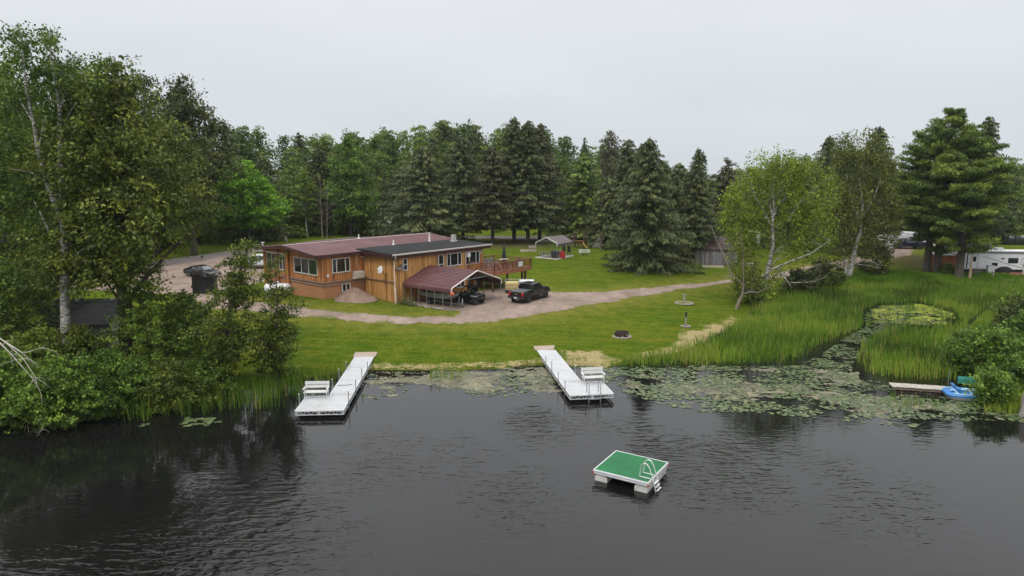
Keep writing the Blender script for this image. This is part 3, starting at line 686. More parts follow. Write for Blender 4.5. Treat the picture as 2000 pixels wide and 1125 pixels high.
# ------------------------------------------------------------------ trees on the left shore
def ground_at(x, y): return (x, y, h1(x, y) - .05)
def place(u, v, Y):                       # a spot on the ground at distance Y seen in the direction of (u, v)
    d = ray(u, v); x = d[0] / d[1] * Y; return ground_at(x, Y)
broadleaf('dense_tree', 22.4, 5.7, .62, 11, 640, .95, 95, (.27, .14), L_olive, barkd, prof=prof_olive, base=.31, shell=.5, lump=.7, limbs=70, loc=place(240, 600, 47.5), lean=(.035, 0), cut=lambda x, y, z: x > 1.2 and z < 6.6 + (x - 1.2) * 1.25,
          label='huge olive leaved tree with a thick dark trunk on the left shore', cat='tree', tspread=.24)
def birch_left():
    x, y, z = place(128, 600, 45.8); root = thing('birch_tree', 'tall birch with a forked white trunk left of the huge olive tree', 'tree', (x, y, z))
    rng = np.random.default_rng(21); tb = B()
    def P(u, v, Y=45.8): q = atY(u, v, Y); return (q[0] - x, q[1] - y, q[2] - z)
    main = [(0, 0, -.1), P(128, 640), P(126, 540), P(127, 445), P(121, 360), P(118, 290), P(115, 200), P(100, 120), P(95, 60)]
    tb.tube(main, [.36, .32, .28, .25, .2, .16, .11, .06, .02], 9)
    left = [P(127, 450), P(108, 400), P(88, 345), P(75, 300), P(66, 240), P(52, 180), P(45, 110), P(38, 60)]
    tb.tube(left, [.2, .19, .17, .14, .11, .08, .05, .02], 8)
    for a, b_ in (((75, 300), (90, 230)), ((66, 240), (30, 175)), ((30, 175), (12, 190)), ((118, 290), (150, 200)), ((127, 500), (95, 450)), ((95, 450), (65, 390)), ((115, 220), (140, 150)), ((88, 345), (20, 330)), ((126, 520), (170, 480))):
        limb(tb, P(*a), P(b_[0], b_[1], 45.8 + rng.standard_normal()), .07, .02, rng)
    tb.build('trunk', birchb, root, smooth=60)
    C = []
    for u, v, ru, rv, n in ((95, 80, 20, 25, 16), (35, 90, 32, 40, 26), (60, 150, 75, 45, 70), (130, 165, 70, 50, 60), (40, 240, 75, 60, 80), (130, 260, 70, 70, 70), (20, 340, 60, 60, 60), (110, 350, 80, 50, 45), (50, 430, 70, 50, 45), (110, 480, 70, 50, 30), (180, 145, 28, 28, 18)):
        for _ in range(n):
            a = rng.random() * 6.28; r = math.sqrt(rng.random()); C.append(P(u + ru * r * math.cos(a), v + rv * r * math.sin(a), 46.6 + abs(2.6 * rng.standard_normal()) - (1.7 if rng.random() < .45 else 0)))
    V, T = leaves(np.array(C), .75 * (.6 + .7 * rng.random(len(C))), 52, .2, .12, rng, .5, .3, .8, np.clip(.4 + .2 * rng.standard_normal(len(C)), 0, 1))
    npmesh('crown', V, 4, L_mid, T, root)
birch_left()
broadleaf('broad_tree', 27.5, 6.3, .45, 14, 420, 1.25, 80, (.42, .24), L_dark, barkd, prof=prof_egg, base=.2, shell=.55, lump=.8, limbs=60, loc=place(372, 400, 106), label='dark broad crowned tree rising beyond the road behind the olive tree', trunk_top=.95)
broadleaf('broad_tree', 28.5, 7, .4, 15, 420, 1.2, 70, (.42, .24), L_dark, barkd, prof=prof_round, base=.2, shell=.5, lump=.6, limbs=40, loc=place(300, 400, 110), label='dark tree half hidden behind the top of the olive tree', trunk_top=.95)
broadleaf('broad_tree', 21.5, 6.5, .4, 16, 420, 1.1, 80, (.3, .17), L_mid, bark, prof=prof_egg, base=.08, shell=.5, lump=.6, limbs=40, loc=place(0, 400, 53), label='green tree cut by the left edge of the picture')
broadleaf('broad_tree', 26, 7, .4, 17, 420, 1.2, 70, (.4, .23), L_mid, bark, prof=prof_round, base=.15, shell=.5, lump=.6, limbs=40, loc=place(160, 400, 90), label='tall green tree behind the forked birch')
broadleaf('broad_tree', 27, 7.5, .4, 18, 420, 1.3, 70, (.42, .24), L_mid, bark, prof=prof_round, base=.12, shell=.5, lump=.6, limbs=40, loc=place(20, 400, 92), label='tall green tree farthest left beyond the road')
broadleaf('broad_tree', 24, 6.5, .4, 19, 400, 1.2, 70, (.42, .24), L_mid, bark, prof=prof_round, base=.1, shell=.5, lump=.6, limbs=40, loc=place(230, 400, 118), label='tree beyond the road showing through the olive tree')
# slender leaning tree by the reeds
broadleaf('slender_tree', 11.4, 2.9, .17, 24, 190, .55, 85, (.17, .10), L_olive, bark, prof=prof_egg, base=.12, shell=.4, lump=.9, lean=(.24, 0), limbs=60, loc=place(426, 700, 46.5), label='slender leaning tree with a thin open crown at the edge of the reeds', tspread=.22, trunk_top=.96)
broadleaf('slender_tree', 10.3, 1.9, .09, 26, 110, .5, 80, (.16, .10), L_olive, bark, prof=prof_egg, base=.2, shell=.35, lump=.9, lean=(.05, 0), limbs=40, loc=place(538, 700, 46.8), label='airy slender tree in front of the propane tank', tspread=.22, trunk_top=.96)
broadleaf('slender_tree', 6.2, 1.7, .1, 25, 80, .5, 80, (.16, .10), L_olive, bark, prof=prof_round, base=.15, shell=.4, lump=.8, lean=(.12, 0), limbs=30, loc=place(540, 700, 47.5), label='small thin sapling right of the leaning tree above the reeds')
def shrub(label, loc, h, r, seed, m, leaf=(.17, .11), n=None, cat='shrub', group=None, nl=80, base=.02):
    return broadleaf('shrub', h, r, .06, seed, n or int(26 * r * r + 20), .5, nl, leaf, m, bark, prof=prof_round, base=base, shell=.55, lump=.5, limbs=14, loc=loc, label=label, cat=cat, group=group, trunk_top=.7)
for i, (u, Y, h, r, m, lb) in enumerate([
    (-60, 42.5, 5.5, 3.2, L_shrub, 'shrub cut by the left edge at the water, below the bare branches'),
    (30, 41.5, 4.2, 2.6, L_shrub, 'bright leafy shrub at the left bank above the driftwood'),
    (110, 41.5, 4.6, 2.5, L_shrub, 'bright leafy shrub below the white birch trunk at the water'),
    (190, 43.0, 4.4, 2.4, L_shrub, 'leafy shrub below the huge olive tree at the water'),
    (75, 45.5, 4.4, 2.3, L_mid, 'dark shrub in front of the shingled shed'),
    (165, 46.5, 4.3, 2.3, L_olive, 'olive shrub between the birch and the huge olive tree'),
    (296, 47.0, 7.7, 2.7, L_mid, 'tall dark shrub right of the thick trunk on the left bank'),
    (362, 48.5, 6.6, 2.4, L_mid, 'round dark shrub between the thick trunk and the leaning tree'),
    (330, 44.6, 3.8, 2.1, L_olive, 'low olive shrub overhanging the reeds on the left bank'),
    (400, 46.0, 3.6, 1.9, L_mid, 'low dark shrub at the foot of the leaning tree'),
    (255, 44.2, 3.6, 2.0, L_shrub, 'low green shrub on the bank under the huge olive tree'),
    (20, 47.5, 9.0, 3.0, L_mid, 'tall bush at the left edge behind the bare branches'),
    (-20, 60, 12.0, 4.0, L_mid, 'tall bush beyond the shed at the left edge')]):
    shrub(lb, place(u, 700, Y - (1.3 if Y < 45 else .4)), h, r, 100 + i, m)
def bare(label, pts_list, seed, cat='branch', name='bare_branch'):
    rng = np.random.default_rng(seed); b = B(); o0 = pts_list[0][0]
    for pts in pts_list:
        q = [(p[0] - o0[0], p[1] - o0[1], p[2] - o0[2]) for p in pts]; k = len(q)
        b.tube(q, [.05 * (1 - .8 * i / (k - 1)) for i in range(k)], 5)
        for i in range(1, k):
            for _ in range(3):
                d = rng.standard_normal(3) * .45 + np.array(q[i]) * .12; limb(b, q[i], np.array(q[i]) + d, .018, .005, rng, n=4, seg=4)
    tag(b.build(name, deadw, loc=o0, smooth=60), label, cat)
bare('bleached bare branch leaning over the left shrubs', [[atY(-30, 640, 40.2), atY(10, 668, 39.6), atY(45, 700, 39), atY(70, 738, 38.6)], [atY(10, 668, 39.6), atY(45, 690, 39), atY(80, 680, 38.6)], [atY(-20, 650, 40), atY(20, 690, 39.2), atY(60, 735, 38.6)]], 1)
bare('grey driftwood branches lying in the water at the left bank', [[atY(15, 835, 40.2) , atY(35, 858, 39), atY(60, 852, 38.8), atY(85, 838, 38.6)], [atY(20, 850, 39.6), atY(40, 866, 38.8), atY(75, 858, 38.5)]], 2)

# ------------------------------------------------------------------ forest behind the road
SKY = [(-400, 150), (-100, 130), (380, 250), (440, 238), (520, 243), (600, 260), (700, 254), (760, 250), (830, 238), (880, 232), (960, 244), (1060, 248), (1110, 256), (1150, 272), (1240, 292), (1340, 320), (1400, 332), (1460, 322), (1540, 304), (1620, 286), (1700, 292), (1780, 330), (1900, 330), (1960, 303), (2100, 290), (2500, 280)]
sk = lambda u: float(np.interp(u, [a for a, b in SKY], [b for a, b in SKY]))
protos = []
for i, (h, r, pf, m, cl, lf, nm) in enumerate([
    (22, 4.6, prof_egg, L_forest, 240, (.5, .3), 'round'), (24, 4.0, prof_tall, L_forest, 240, (.46, .28), 'tall'), (20, 5.2, prof_round, L_forest, 260, (.52, .3), 'broad'),
    (23, 3.4, prof_tall, L_mid, 210, (.42, .26), 'narrow'), (22, 4.4, prof_egg, L_mid, 240, (.5, .3), 'mid'), (24, 4.8, prof_round, L_dark, 240, (.5, .3), 'dark')]):
    protos.append((broadleaf('forest_tree', h, r, .22, 200 + i, cl, 1.05, 46, lf, m, bark, prof=pf, base=.06, shell=.5, lump=.7, limbs=22, trunk_top=.93), h, r))
GF = 'trees of the forest beyond the road'
pine_far = conifer('forest_spruce', 20, 3.3, .2, 220, L_spruce, gap=.6, per=7, spray=(.8, .24), step=.36)
protos.append((pine_far, 20, 3.3))
e_u = [-400, -100, 200, 330, 480, 600, 760, 900, 1050, 1200, 1400, 1600, 1800]
EDGE = [(-160, 100), (-105, 112), (-75, 117), (-62, 122), (-52.5, 131), (-44, 138), (-27, 150), (-12, 158), (8, 165), (32, 172), (62, 176), (95, 180), (125, 186)]
rf = np.random.default_rng(77); used = set(); cnt = 0
lab_g = 'forest tree standing among many others beyond the road'
ln = [0]
for a, b in zip(EDGE, EDGE[1:]): ln.append(ln[-1] + math.dist(a, b))
for row in range(6):
    s_ = rf.random() * 4
    while s_ < ln[-1]:
        x = np.interp(s_, ln, [p[0] for p in EDGE]) + rf.standard_normal() * 1.3 - row * 2.5; y = np.interp(s_, ln, [p[1] for p in EDGE]) + row * 8.5 + rf.standard_normal() * 2.0
        s_ += (5.2 + .8 * row) * (.8 + .4 * rf.random())
        u = 1000 + F * x / (y * _c + HC * _s) 
        if u < -260 or u > 2080 or (row == 0 and 425 < u < 545) or 640 < u < 655 and row == 0: continue
        z = h1(x, y); top = sk(u) + abs(rf.standard_normal()) * 6.5 + (0 if row > 2 else (3 - row) * 9)
        if u < 240: top = max(top, 90)
        h = HC + (340 - top) * y / F - z
        h *= (.62 + .1 * row + .06 * rf.standard_normal()) if row < 3 else 1
        h = max(9, min(h, 34)); k = int(rf.integers(0, 6)) if rf.random() < (.97 if u < 1200 else .75) else 6
        if row > 3 and k == 5: k = 0
        p, ph, pr_ = protos[k]; s1 = h / ph; s2 = s1 * (.92 + .38 * rf.random())
        if s2 < .8: s2 = .8
        lab = {6: 'dark spruce mixed into the forest beyond the road'}.get(k, lab_g); grp = {6: 'spruces in the forest'}.get(k, GF)
        if k not in used:
            used.add(k); o = p; o.location = (x, y, z - .1); o.scale = (s2, s2, s1); o['label'] = lab; o['group'] = grp
        else: o = dup(p, (x, y, z - .1), rf.random() * 6.28, (s2, s2, s1), lab, grp)
        cnt += 1
print('forest trees', cnt)
for k, (p, ph, pr_) in enumerate(protos):
    if k not in used: p.location = (-60, 160, 3); p['label'] = lab_g; p['group'] = GF
for i in range(64):                       # second wood closing the view behind the campsite
    u = 1395 + i * 9.0 + rf.standard_normal() * 4; y = 138 + (i % 4) * 7 + rf.standard_normal() * 2
    if u > 1900: y = max(y, 168)
    x = (u - 1000) / F * (y * _c + HC * _s); k = [0, 4, 6, 2, 5, 6, 1][i % 7]; p, ph, pr_ = protos[k]; z = h1(x, y)
    h = HC + (340 - sk(u) - (0 if i % 4 == 3 else 14 + 14 * rf.random())) * y / F - z
    dup(p, (x, y, z - .1), rf.random() * 6.28, (h / ph * 1.15, h / ph * 1.15, h / ph), 'spruce in the wood behind the campsite' if k == 6 else 'leafy tree in the wood behind the campsite', 'spruces behind the campsite' if k == 6 else 'trees of the wood behind the campsite')
# named trees at the forest edge
broadleaf('maple_tree', 15.2, 5.9, .26, 31, 330, 1.0, 85, (.42, .27), L_lime, bark, prof=prof_egg, base=.2, shell=.6, lump=.5, limbs=30, loc=place(481, 400, 123), label='bright lime green maple at the forest edge beyond the road')
broadleaf('aspen_tree', 13.5, 2.2, .12, 33, 90, .8, 60, (.34, .2), L_mid, birchb, prof=prof_tall, base=.3, shell=.4, lump=.8, limbs=26, loc=place(597, 400, 134), label='thin pale stemmed tree between the lime maple and the dead trees')
broadleaf('maple_tree', 20, 4.6, .25, 35, 280, 1.0, 70, (.44, .27), L_shrub, bark, prof=prof_egg, base=.12, shell=.55, lump=.5, limbs=20, loc=place(683, 400, 138), label='light green tree at the forest edge right of the dead trees')
broadleaf('broad_tree', 17.5, 3.2, .2, 36, 200, 1.0, 70, (.5, .3), L_dark, bark, prof=prof_round, base=.3, shell=.5, lump=.6, limbs=20, loc=place(631, 400, 142), label='dark blue green crown right above the dead trees')
dead_tree('dead_tree', 12.5, 41, 'leafless dead tree with upright branches at the forest edge', place(627, 400, 133), oldw, r=.14, n=34)
dead_tree('dead_tree', 11, 42, 'second dead tree with a thin crooked trunk beside the leafless one', place(636, 400, 132), oldw, r=.1, lean=.05)
proto_b = None; rb = np.random.default_rng(5)
GB = 'bushes along the forest edge'; nb_ = 0
for i in range(80):
    t = i / 79; a = .5 + t * (len(EDGE) - 4); x = np.interp(a, range(len(EDGE)), [p[0] for p in EDGE]) + rb.standard_normal() * 1.5; y = np.interp(a, range(len(EDGE)), [p[1] for p in EDGE]) - 4.5 + rb.standard_normal() * 1.2
    sc1 = .7 + .8 * rb.random()
    loc = ground_at(x, y)
    if i % 40 == 0:
        pb = shrub('bush in the low thicket along the forest edge', loc, 3.4, 2.2, 300 + i, [L_forest, L_mid][i // 40], (.36, .22), n=80, group=GB, nl=60)
        proto_b = pb
    else: dup(proto_b, loc, rb.random() * 6, (sc1, sc1, sc1 * (.8 + .5 * rb.random())))
broadleaf('flowering_shrub', 3, 1.3, .08, 55, 50, .45, 60, (.24, .16), leafmat('pale_leaf', [(0, (.04, .075, .02)), (.6, (.12, .17, .08)), (1, (.4, .42, .34))], objvar=0), bark, base=.15, loc=place(545, 400, 127), label='pale blossoming shrub at the forest edge above the house roof', cat='shrub')

# ------------------------------------------------------------------ spruces behind the house and on the lawn
L_brown = leafmat('needle_brown', [(0, (.028, .038, .018)), (.5, (.06, .068, .03)), (1, (.12, .11, .055))], tr=.1, objvar=0)
SP = [
    ('spruce_tree', 829, 126, 286, 6.0, 61, 'wide dark spruce directly behind the maroon roof', .06, 0),
    ('spruce_tree', 785, 140, 330, 4.2, 62, 'smaller spruce at the left of the wide spruce behind the roof', .05, 0),
    ('spruce_tree', 904, 128, 268, 4.6, 63, 'spruce right of the grey roof cupola', .2, 6),
    ('spruce_tree', 962, 126, 285, 3.6, 64, 'thin spruce with bare lower branches behind the deck', .24, 14),
    ('spruce_tree', 1004, 130, 231, 3.9, 65, 'tallest spruce with a pointed spire behind the deck', .16, 8),
    ('spruce_tree', 1031, 128, 238, 4.2, 66, 'tall spruce next to the spire, left of the open shelter', .2, 8),
    ('spruce_tree', 1054, 132, 243, 4.5, 67, 'tall brownish spruce right of the spire behind the open shelter', .18, 8),
    ('spruce_tree', 1136, 134, 300, 4.5, 68, 'dark spruce behind the swing set', .14, 4),
    ('spruce_tree', 1222, 132, 273, 4.0, 69, 'pointed spruce behind the left shoulder of the big lawn spruce', .08, 0),
    ('spruce_tree', 1248, 136, 281, 3.2, 70, 'narrow spruce peeking over the big lawn spruce', .08, 0),
    ('spruce_tree', 1192, 124, 345, 3.8, 71, 'spruce between the swing set and the big lawn spruce', .1, 2),
    ('spruce_tree', 1264, 97, 268, 5.9, 72, 'big full spruce standing on the open lawn', .05, 0),
    ('spruce_tree', 1357, 104, 291, 3.4, 73, 'spruce with a bare trunk in front of the grey shed', .2, 4),
    ('spruce_tree', 1322, 112, 318, 3.6, 74, 'spruce behind the right side of the big lawn spruce', .1, 0),
    ('spruce_tree', 1416, 118, 326, 4.2, 75, 'dark spruce behind the grey shed', .12, 0),
    ('spruce_tree', 1606, 128, 268, 3.4, 76, 'dark conifer tip behind the two birches', .1, 0),
    ('spruce_tree', 1701, 126, 250, 3.3, 77, 'pointed conifer behind the dark birch', .1, 0),
    ('spruce_tree', 1640, 120, 300, 3.6, 78, 'conifer between the light and the dark birch', .1, 0),
    ('spruce_tree', 1535, 130, 318, 4.0, 79, 'conifer standing behind the light birch', .1, 0),
    ('spruce_tree', 1470, 126, 330, 3.6, 80, 'conifer showing left of the light birch', .1, 0),
    ('spruce_tree', 1908, 108, 232, 3.6, 81, 'dark spruce at the right side of the layered pines', .2, 6),
]
for nm, u, Y, top, r, sd, lb, z0, dd in SP:
    loc = place(u, 450, Y); h = HC + (340 - top) * Y / F - loc[2]
    near = Y < 108
    r *= 1.2 if near else 1.5
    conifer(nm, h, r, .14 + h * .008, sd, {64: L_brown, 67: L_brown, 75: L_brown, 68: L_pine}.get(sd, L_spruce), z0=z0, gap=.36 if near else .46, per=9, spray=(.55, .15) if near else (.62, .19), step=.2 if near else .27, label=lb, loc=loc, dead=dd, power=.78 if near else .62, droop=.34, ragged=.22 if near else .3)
# layered white pines
for u, Y, top, r, sd, lb, z0 in [(1846, 100, 212, 7.9, 91, 'tallest layered pine with a double trunk at the right campsite', .26), (1885, 96.5, 258, 6.8, 92, 'layered pine with a grey trunk beside the white trailer', .2), (1815, 101, 250, 5.2, 93, 'layered pine with a thick trunk at the end of the gravel drive', .24)]:
    loc = place({91: 1832, 92: 1876, 93: 1812}[sd], 500, Y); h = HC + (340 - top) * Y / F - loc[2]
    whitepine('pine_tree', h, r, .5, sd, lb, loc, z0=z0, tiers=16)
# right: birches
def stems(name, label, base, Y, strokes, clumps, m, bmat, nl, leaf, rad, seed, depth, cat='tree', droop=.35, tmean=.45):
    x, y, z = base; root = thing(name, label, cat, base); rng = np.random.default_rng(seed); tb = B()
    def P(u, v, d=0): q = atY(u, v, Y + d); return np.array((q[0] - x, q[1] - y, q[2] - z))
    for s_ in strokes:
        r0, r1, pts = s_[0], s_[1], s_[2]; dz = s_[3] if len(s_) > 3 else 0
        q = [P(u, v, dz * i / max(1, len(pts) - 1)) for i, (u, v) in enumerate(pts)]
        tb.tube(q, [r0 + (r1 - r0) * i / (len(q) - 1) for i in range(len(q))], 7)
        for i in range(1, len(q)):
            for _ in range(2):
                d = rng.standard_normal(3) * np.array([1, 1, .5]) + np.array([0, 0, .5]); limb(tb, q[i], q[i] + d * .9, .025, .006, rng, n=4, seg=4)
    tb.build('trunk', bmat, root, smooth=60)
    C = []
    for u, v, ru, rv, n in clumps:
        for _ in range(int(n * .85)):
            a = rng.random() * 6.28; r = rng.random() ** .45; n_ = rng.standard_normal(); C.append(P(u + ru * r * math.cos(a), v + rv * r * math.sin(a), depth * (n_ if n_ > 0 else .3 * n_) + .5))
    C = np.array(C); V, T = leaves(C, rad * (.6 + .8 * rng.random(len(C))), nl, leaf[0], leaf[1], rng, .4, droop, 1.0, np.clip(tmean + .3 * rng.standard_normal(len(C)), 0, 1), axis=unit(np.array([0, 0, -1.]) + .55 * rng.standard_normal((len(C), 3))), stretch=1.9)
    npmesh('crown', V, 4, m, T, root); return root
stems('birch_tree', 'light green birch with many white stems and bare low limbs at the marsh', place(1482, 585, 79.5), 79.5,
      [(.34, .2, [(1482, 592), (1490, 560), (1498, 530), (1505, 505), (1510, 480)]), (.2, .03, [(1510, 480), (1508, 440), (1512, 405), (1508, 370), (1516, 330)]),
       (.16, .03, [(1504, 440), (1490, 410), (1475, 385), (1462, 340)]), (.14, .03, [(1508, 425), (1520, 400), (1535, 385), (1540, 350)]), (.12, .03, [(1512, 420), (1530, 400), (1545, 375)], 2),
       (.13, .02, [(1540, 430), (1560, 395), (1590, 370), (1600, 362)], -1), (.1, .02, [(1508, 420), (1502, 390), (1504, 360)], 2),
       (.11, .04, [(1505, 500), (1518, 490), (1528, 482)], -1), (.1, .03, [(1500, 528), (1515, 508), (1524, 500)], -1),
       (.15, .03, [(1482, 545), (1510, 525), (1545, 510), (1585, 495), (1605, 480), (1622, 470)], -3), (.09, .02, [(1515, 520), (1535, 545), (1545, 560)], -2), (.07, .02, [(1545, 552), (1575, 552), (1605, 545)], -2)],
      [(1520, 335, 60, 32, 75), (1500, 385, 85, 50, 150), (1585, 375, 55, 55, 110), (1450, 420, 40, 60, 90), (1500, 450, 75, 45, 90), (1590, 440, 45, 50, 80), (1560, 480, 45, 35, 36), (1455, 500, 32, 40, 36), (1490, 545, 40, 32, 40), (1450, 550, 25, 25, 20), (1540, 330, 50, 22, 40)],
      L_birch, birchb, 48, (.24, .15), .85, 51, 2.3)
stems('leaning_tree', 'crooked leaning grey tree at the lawn corner by the reeds', place(1438, 605, 75), 75,
      [(.22, .12, [(1437, 606), (1443, 590), (1450, 575), (1452, 560)]), (.12, .03, [(1450, 575), (1466, 570), (1480, 572), (1500, 560)], -1), (.12, .03, [(1452, 560), (1440, 545), (1425, 540), (1412, 542)]), (.1, .02, [(1452, 560), (1452, 520), (1450, 480), (1445, 450)]), (.08, .02, [(1430, 540), (1415, 500), (1400, 470), (1392, 450)], 2)],
      [(1455, 525, 25, 30, 36), (1470, 560, 20, 16, 16), (1448, 480, 14, 30, 12)], L_birchd, oldw, 50, (.2, .13), .7, 52, 1.0)
stems('birch_tree', 'dark leaved birch with a leaning double white trunk by the drive', place(1656, 538, 95), 95,
      [(.42, .24, [(1658, 543), (1664, 510), (1672, 480), (1680, 455)]), (.3, .1, [(1654, 543), (1650, 520), (1648, 505)]), (.22, .04, [(1680, 455), (1685, 400), (1678, 350), (1690, 300)]), (.16, .03, [(1680, 440), (1665, 400), (1655, 350), (1650, 300)], 1), (.14, .03, [(1682, 430), (1705, 390), (1720, 350)], -1),
       (.07, .02, [(1668, 515), (1700, 520), (1720, 525)], -2), (.07, .02, [(1668, 510), (1700, 510), (1722, 520)], -3)],
      [(1680, 290, 55, 28, 75), (1690, 340, 65, 50, 150), (1690, 400, 72, 50, 160), (1720, 440, 45, 45, 70), (1640, 420, 40, 60, 80), (1660, 455, 55, 35, 60), (1630, 495, 35, 28, 40), (1715, 490, 30, 25, 24)],
      L_birchd, birchb, 52, (.28, .17), .95, 53, 2.6, tmean=.42)
for i, (u, Y, h, r, m, lb) in enumerate([
    (1605, 90, 4.2, 2.4, L_dark, 'dark bush below the dark birch beside the drive'), (1560, 86, 3.4, 2.2, L_dark, 'dark bush behind the light birch trunk'), (1465, 79, 3.6, 2.0, L_mid, 'green bush around the light birch trunk'),
    (1700, 99, 4.5, 2.6, L_dark, 'dark bush right of the leaning birch trunk')]):
    shrub(lb, place(u, 560, Y), h, r, 130 + i, m, (.24, .15), n=110, nl=60)
# right bank shrubs
for i, (u, Y, h, r, m, lb) in enumerate([
    (1895, 50.5, 3.3, 1.9, L_shrub, 'bright leafy shrub nearest the marsh on the right bank'), (1948, 48.5, 3.9, 2.2, L_shrub, 'biggest bright shrub on the right bank'), (2010, 51, 4.6, 2.3, L_shrub, 'bright shrub cut by the right edge'),
    (1985, 56, 4.4, 2.0, L_dark, 'dark shrub behind the bright shrubs at the right edge'), (1948, 43.6, 2.3, 1.25, L_shrub, 'low shrub at the water right of the pedal boat'), (1990, 45.4, 2.4, 1.5, L_shrub, 'low shrub in front of the upturned canoe at the right edge'),
    (1880, 56.5, 2.4, 1.1, L_mid, 'small dark bush at the left end of the right bank'), (1975, 66, 3.2, 1.7, L_mid, 'green bush in the reeds below the white trailer')]):
    shrub(lb, place(u, 700, Y), h, r, 140 + i, m, (.2, .12), n=int(40 * r * r), nl=70)
# wood across the far water at the right
GR = 'trees on the far shore behind the trailer'
for i in range(44):
    x = 112 + i * 2.8 + rf.standard_normal() * 1.5; y = 172 + (i % 3) * 7 + rf.standard_normal() * 2 + (i * .6)
    p, ph, _ = protos[(i * 2) % 5]; u = 1000 + F * x / y
    top = sk(u) + (14 if i % 3 == 0 else 3) + abs(rf.standard_normal()) * 6; z = h1(x, y); h = HC + (340 - top) * y / F - z
    dup(p, (x, y, z - .1), rf.random() * 6, (h / ph, h / ph, h / ph), 'hazy tree on the far shore behind the white trailer', GR)
for i in range(9):
    loc = ground_at(112 + i * 5 + rf.standard_normal(), 140.5 + rf.standard_normal()); dup(proto_b, loc, i, (.9, .9, .7), 'bush on the near bank of the far water', 'bushes by the far water')
dead_tree('dead_tree', 16.5, 43, 'grey bare topped tree on the skyline behind the light birch', place(1468, 400, 150), deadw, r=.15, n=30)
broadleaf('poplar_tree', 23.5, 4.0, .2, 57, 150, .95, 55, (.4, .25), leafmat('grey_leaf', [(0, (.05, .065, .045)), (.5, (.09, .11, .08)), (1, (.16, .18, .13))], objvar=0), bark, prof=prof_egg, base=.35, shell=.4, lump=.8, limbs=30, loc=place(1189, 400, 166), label='pale grey poplar rising above the forest behind the lawn')
broadleaf('poplar_tree', 17, 3.4, .18, 58, 50, .8, 45, (.4, .25), MATS['grey_leaf'], bark, prof=prof_egg, base=.5, shell=.4, lump=.8, limbs=40, loc=place(1417, 400, 158), label='thin pale poplar crown on the low skyline behind the shed')
# ------------------------------------------------------------------ house
def boards(name, c, w=.32, axis='h', dirt=.35):
    m, nt, N, L, out = nodes(name)
    p = N('BsdfPrincipled'); L(p.outputs[0], out.inputs[0]); p.inputs['Roughness'].default_value = .75
    tc = N('TexCoord'); sx = N('SeparateXYZ'); L(tc.outputs['Object'], sx.inputs[0])
    if axis == 'h':
        ad = N('Math', operation='ADD'); L(sx.outputs[0], ad.inputs[0]); L(sx.outputs[1], ad.inputs[1]); co_ = ad.outputs[0]
    else: co_ = sx.outputs[2]
    dv = N('Math', operation='DIVIDE'); L(co_, dv.inputs[0]); dv.inputs[1].default_value = w
    fl = N('Math', operation='FLOOR'); L(dv.outputs[0], fl.inputs[0]); fr = N('Math', operation='FRACT'); L(dv.outputs[0], fr.inputs[0])
    wn = N('TexWhiteNoise', noise_dimensions='1D'); L(fl.outputs[0], wn.inputs['W'])
    gr = noise(N, L, mapped(N, L, (9, 9, .8) if axis == 'h' else (1, 1, 9)), 1.2, 5, .65, .6)
    a = ramp(N, L, gr, [(.3, tuple(x * .62 for x in c)), (.5, c), (.72, tuple(min(1, x * 1.4) for x in c))])
    b_ = ramp(N, L, wn.outputs['Value'], [(0, (.62, .56, .52)), (.5, (.95, .95, .93)), (1, (1.15, 1.2, 1.3))])
    cc = mixc(N, L, 1.0, a, b_, 'MULTIPLY')
    gp = ramp(N, L, fr.outputs[0], [(0, 1.), (.05, 1.), (.09, 0.), (.91, 0.), (.95, 1.), (1, 1.)])
    cc = mixc(N, L, gp, cc, tuple(x * .28 for x in c))
    st = noise(N, L, mapped(N, L, (1.4, 1.4, .35)), 1.1, 4, .7)
    cc = mixc(N, L, ramp(N, L, st, [(.5, 0.), (.75, dirt)]), cc, tuple(x * .5 for x in c))
    L(cc, p.inputs['Base Color'])
    bp = N('Bump'); bp.inputs['Strength'].default_value = .6; bp.inputs['Distance'].default_value = .03; bp.invert = True
    L(gp, bp.inputs['Height']); L(bp.outputs[0], p.inputs['Normal'])
    return m
cedar = boards('cedar_boards', (.42, .165, .05)); cedarl = boards('pale_cedar_boards', (.5, .25, .075)); stucco = mat('tan_render', (.36, .165, .075), .85, var=.12, scale=1.5, dirt=(.16, .08, .04), dirt_amt=.4)
maroon = mat('maroon_metal', (.1, .039, .043), .5, .0, var=.18, scale=.5, spec=.35, dirt=(.155, .085, .088), dirt_amt=.5)
maroond = mat('maroon_fascia', (.055, .02, .022), .45, var=.15)
membrane = mat('grey_membrane', (.019, .021, .021), .9, var=.3, scale=.8, spec=.15, dirt=(.04, .042, .04), dirt_amt=.5, bump=.15)
gutw = mat('gutter_white', (.62, .55, .53), .4, var=.06)
HZ = 1.6
class HB(B):
    def build(s, *a, **k):
        s.v = [(x, y, z - HZ) for x, y, z in s.v]; return B.build(s, *a, **k)
house = thing('lodge', 'low wooden lodge with maroon metal roof and orange cedar walls', 'house', (HX, HY, HZ), PH)
def wall(name, x0, x1, y0, y1, z0, z1, m, **k): return HB().box(x0, x1, y0, y1, z0, z1).build(name, m, house, **k)
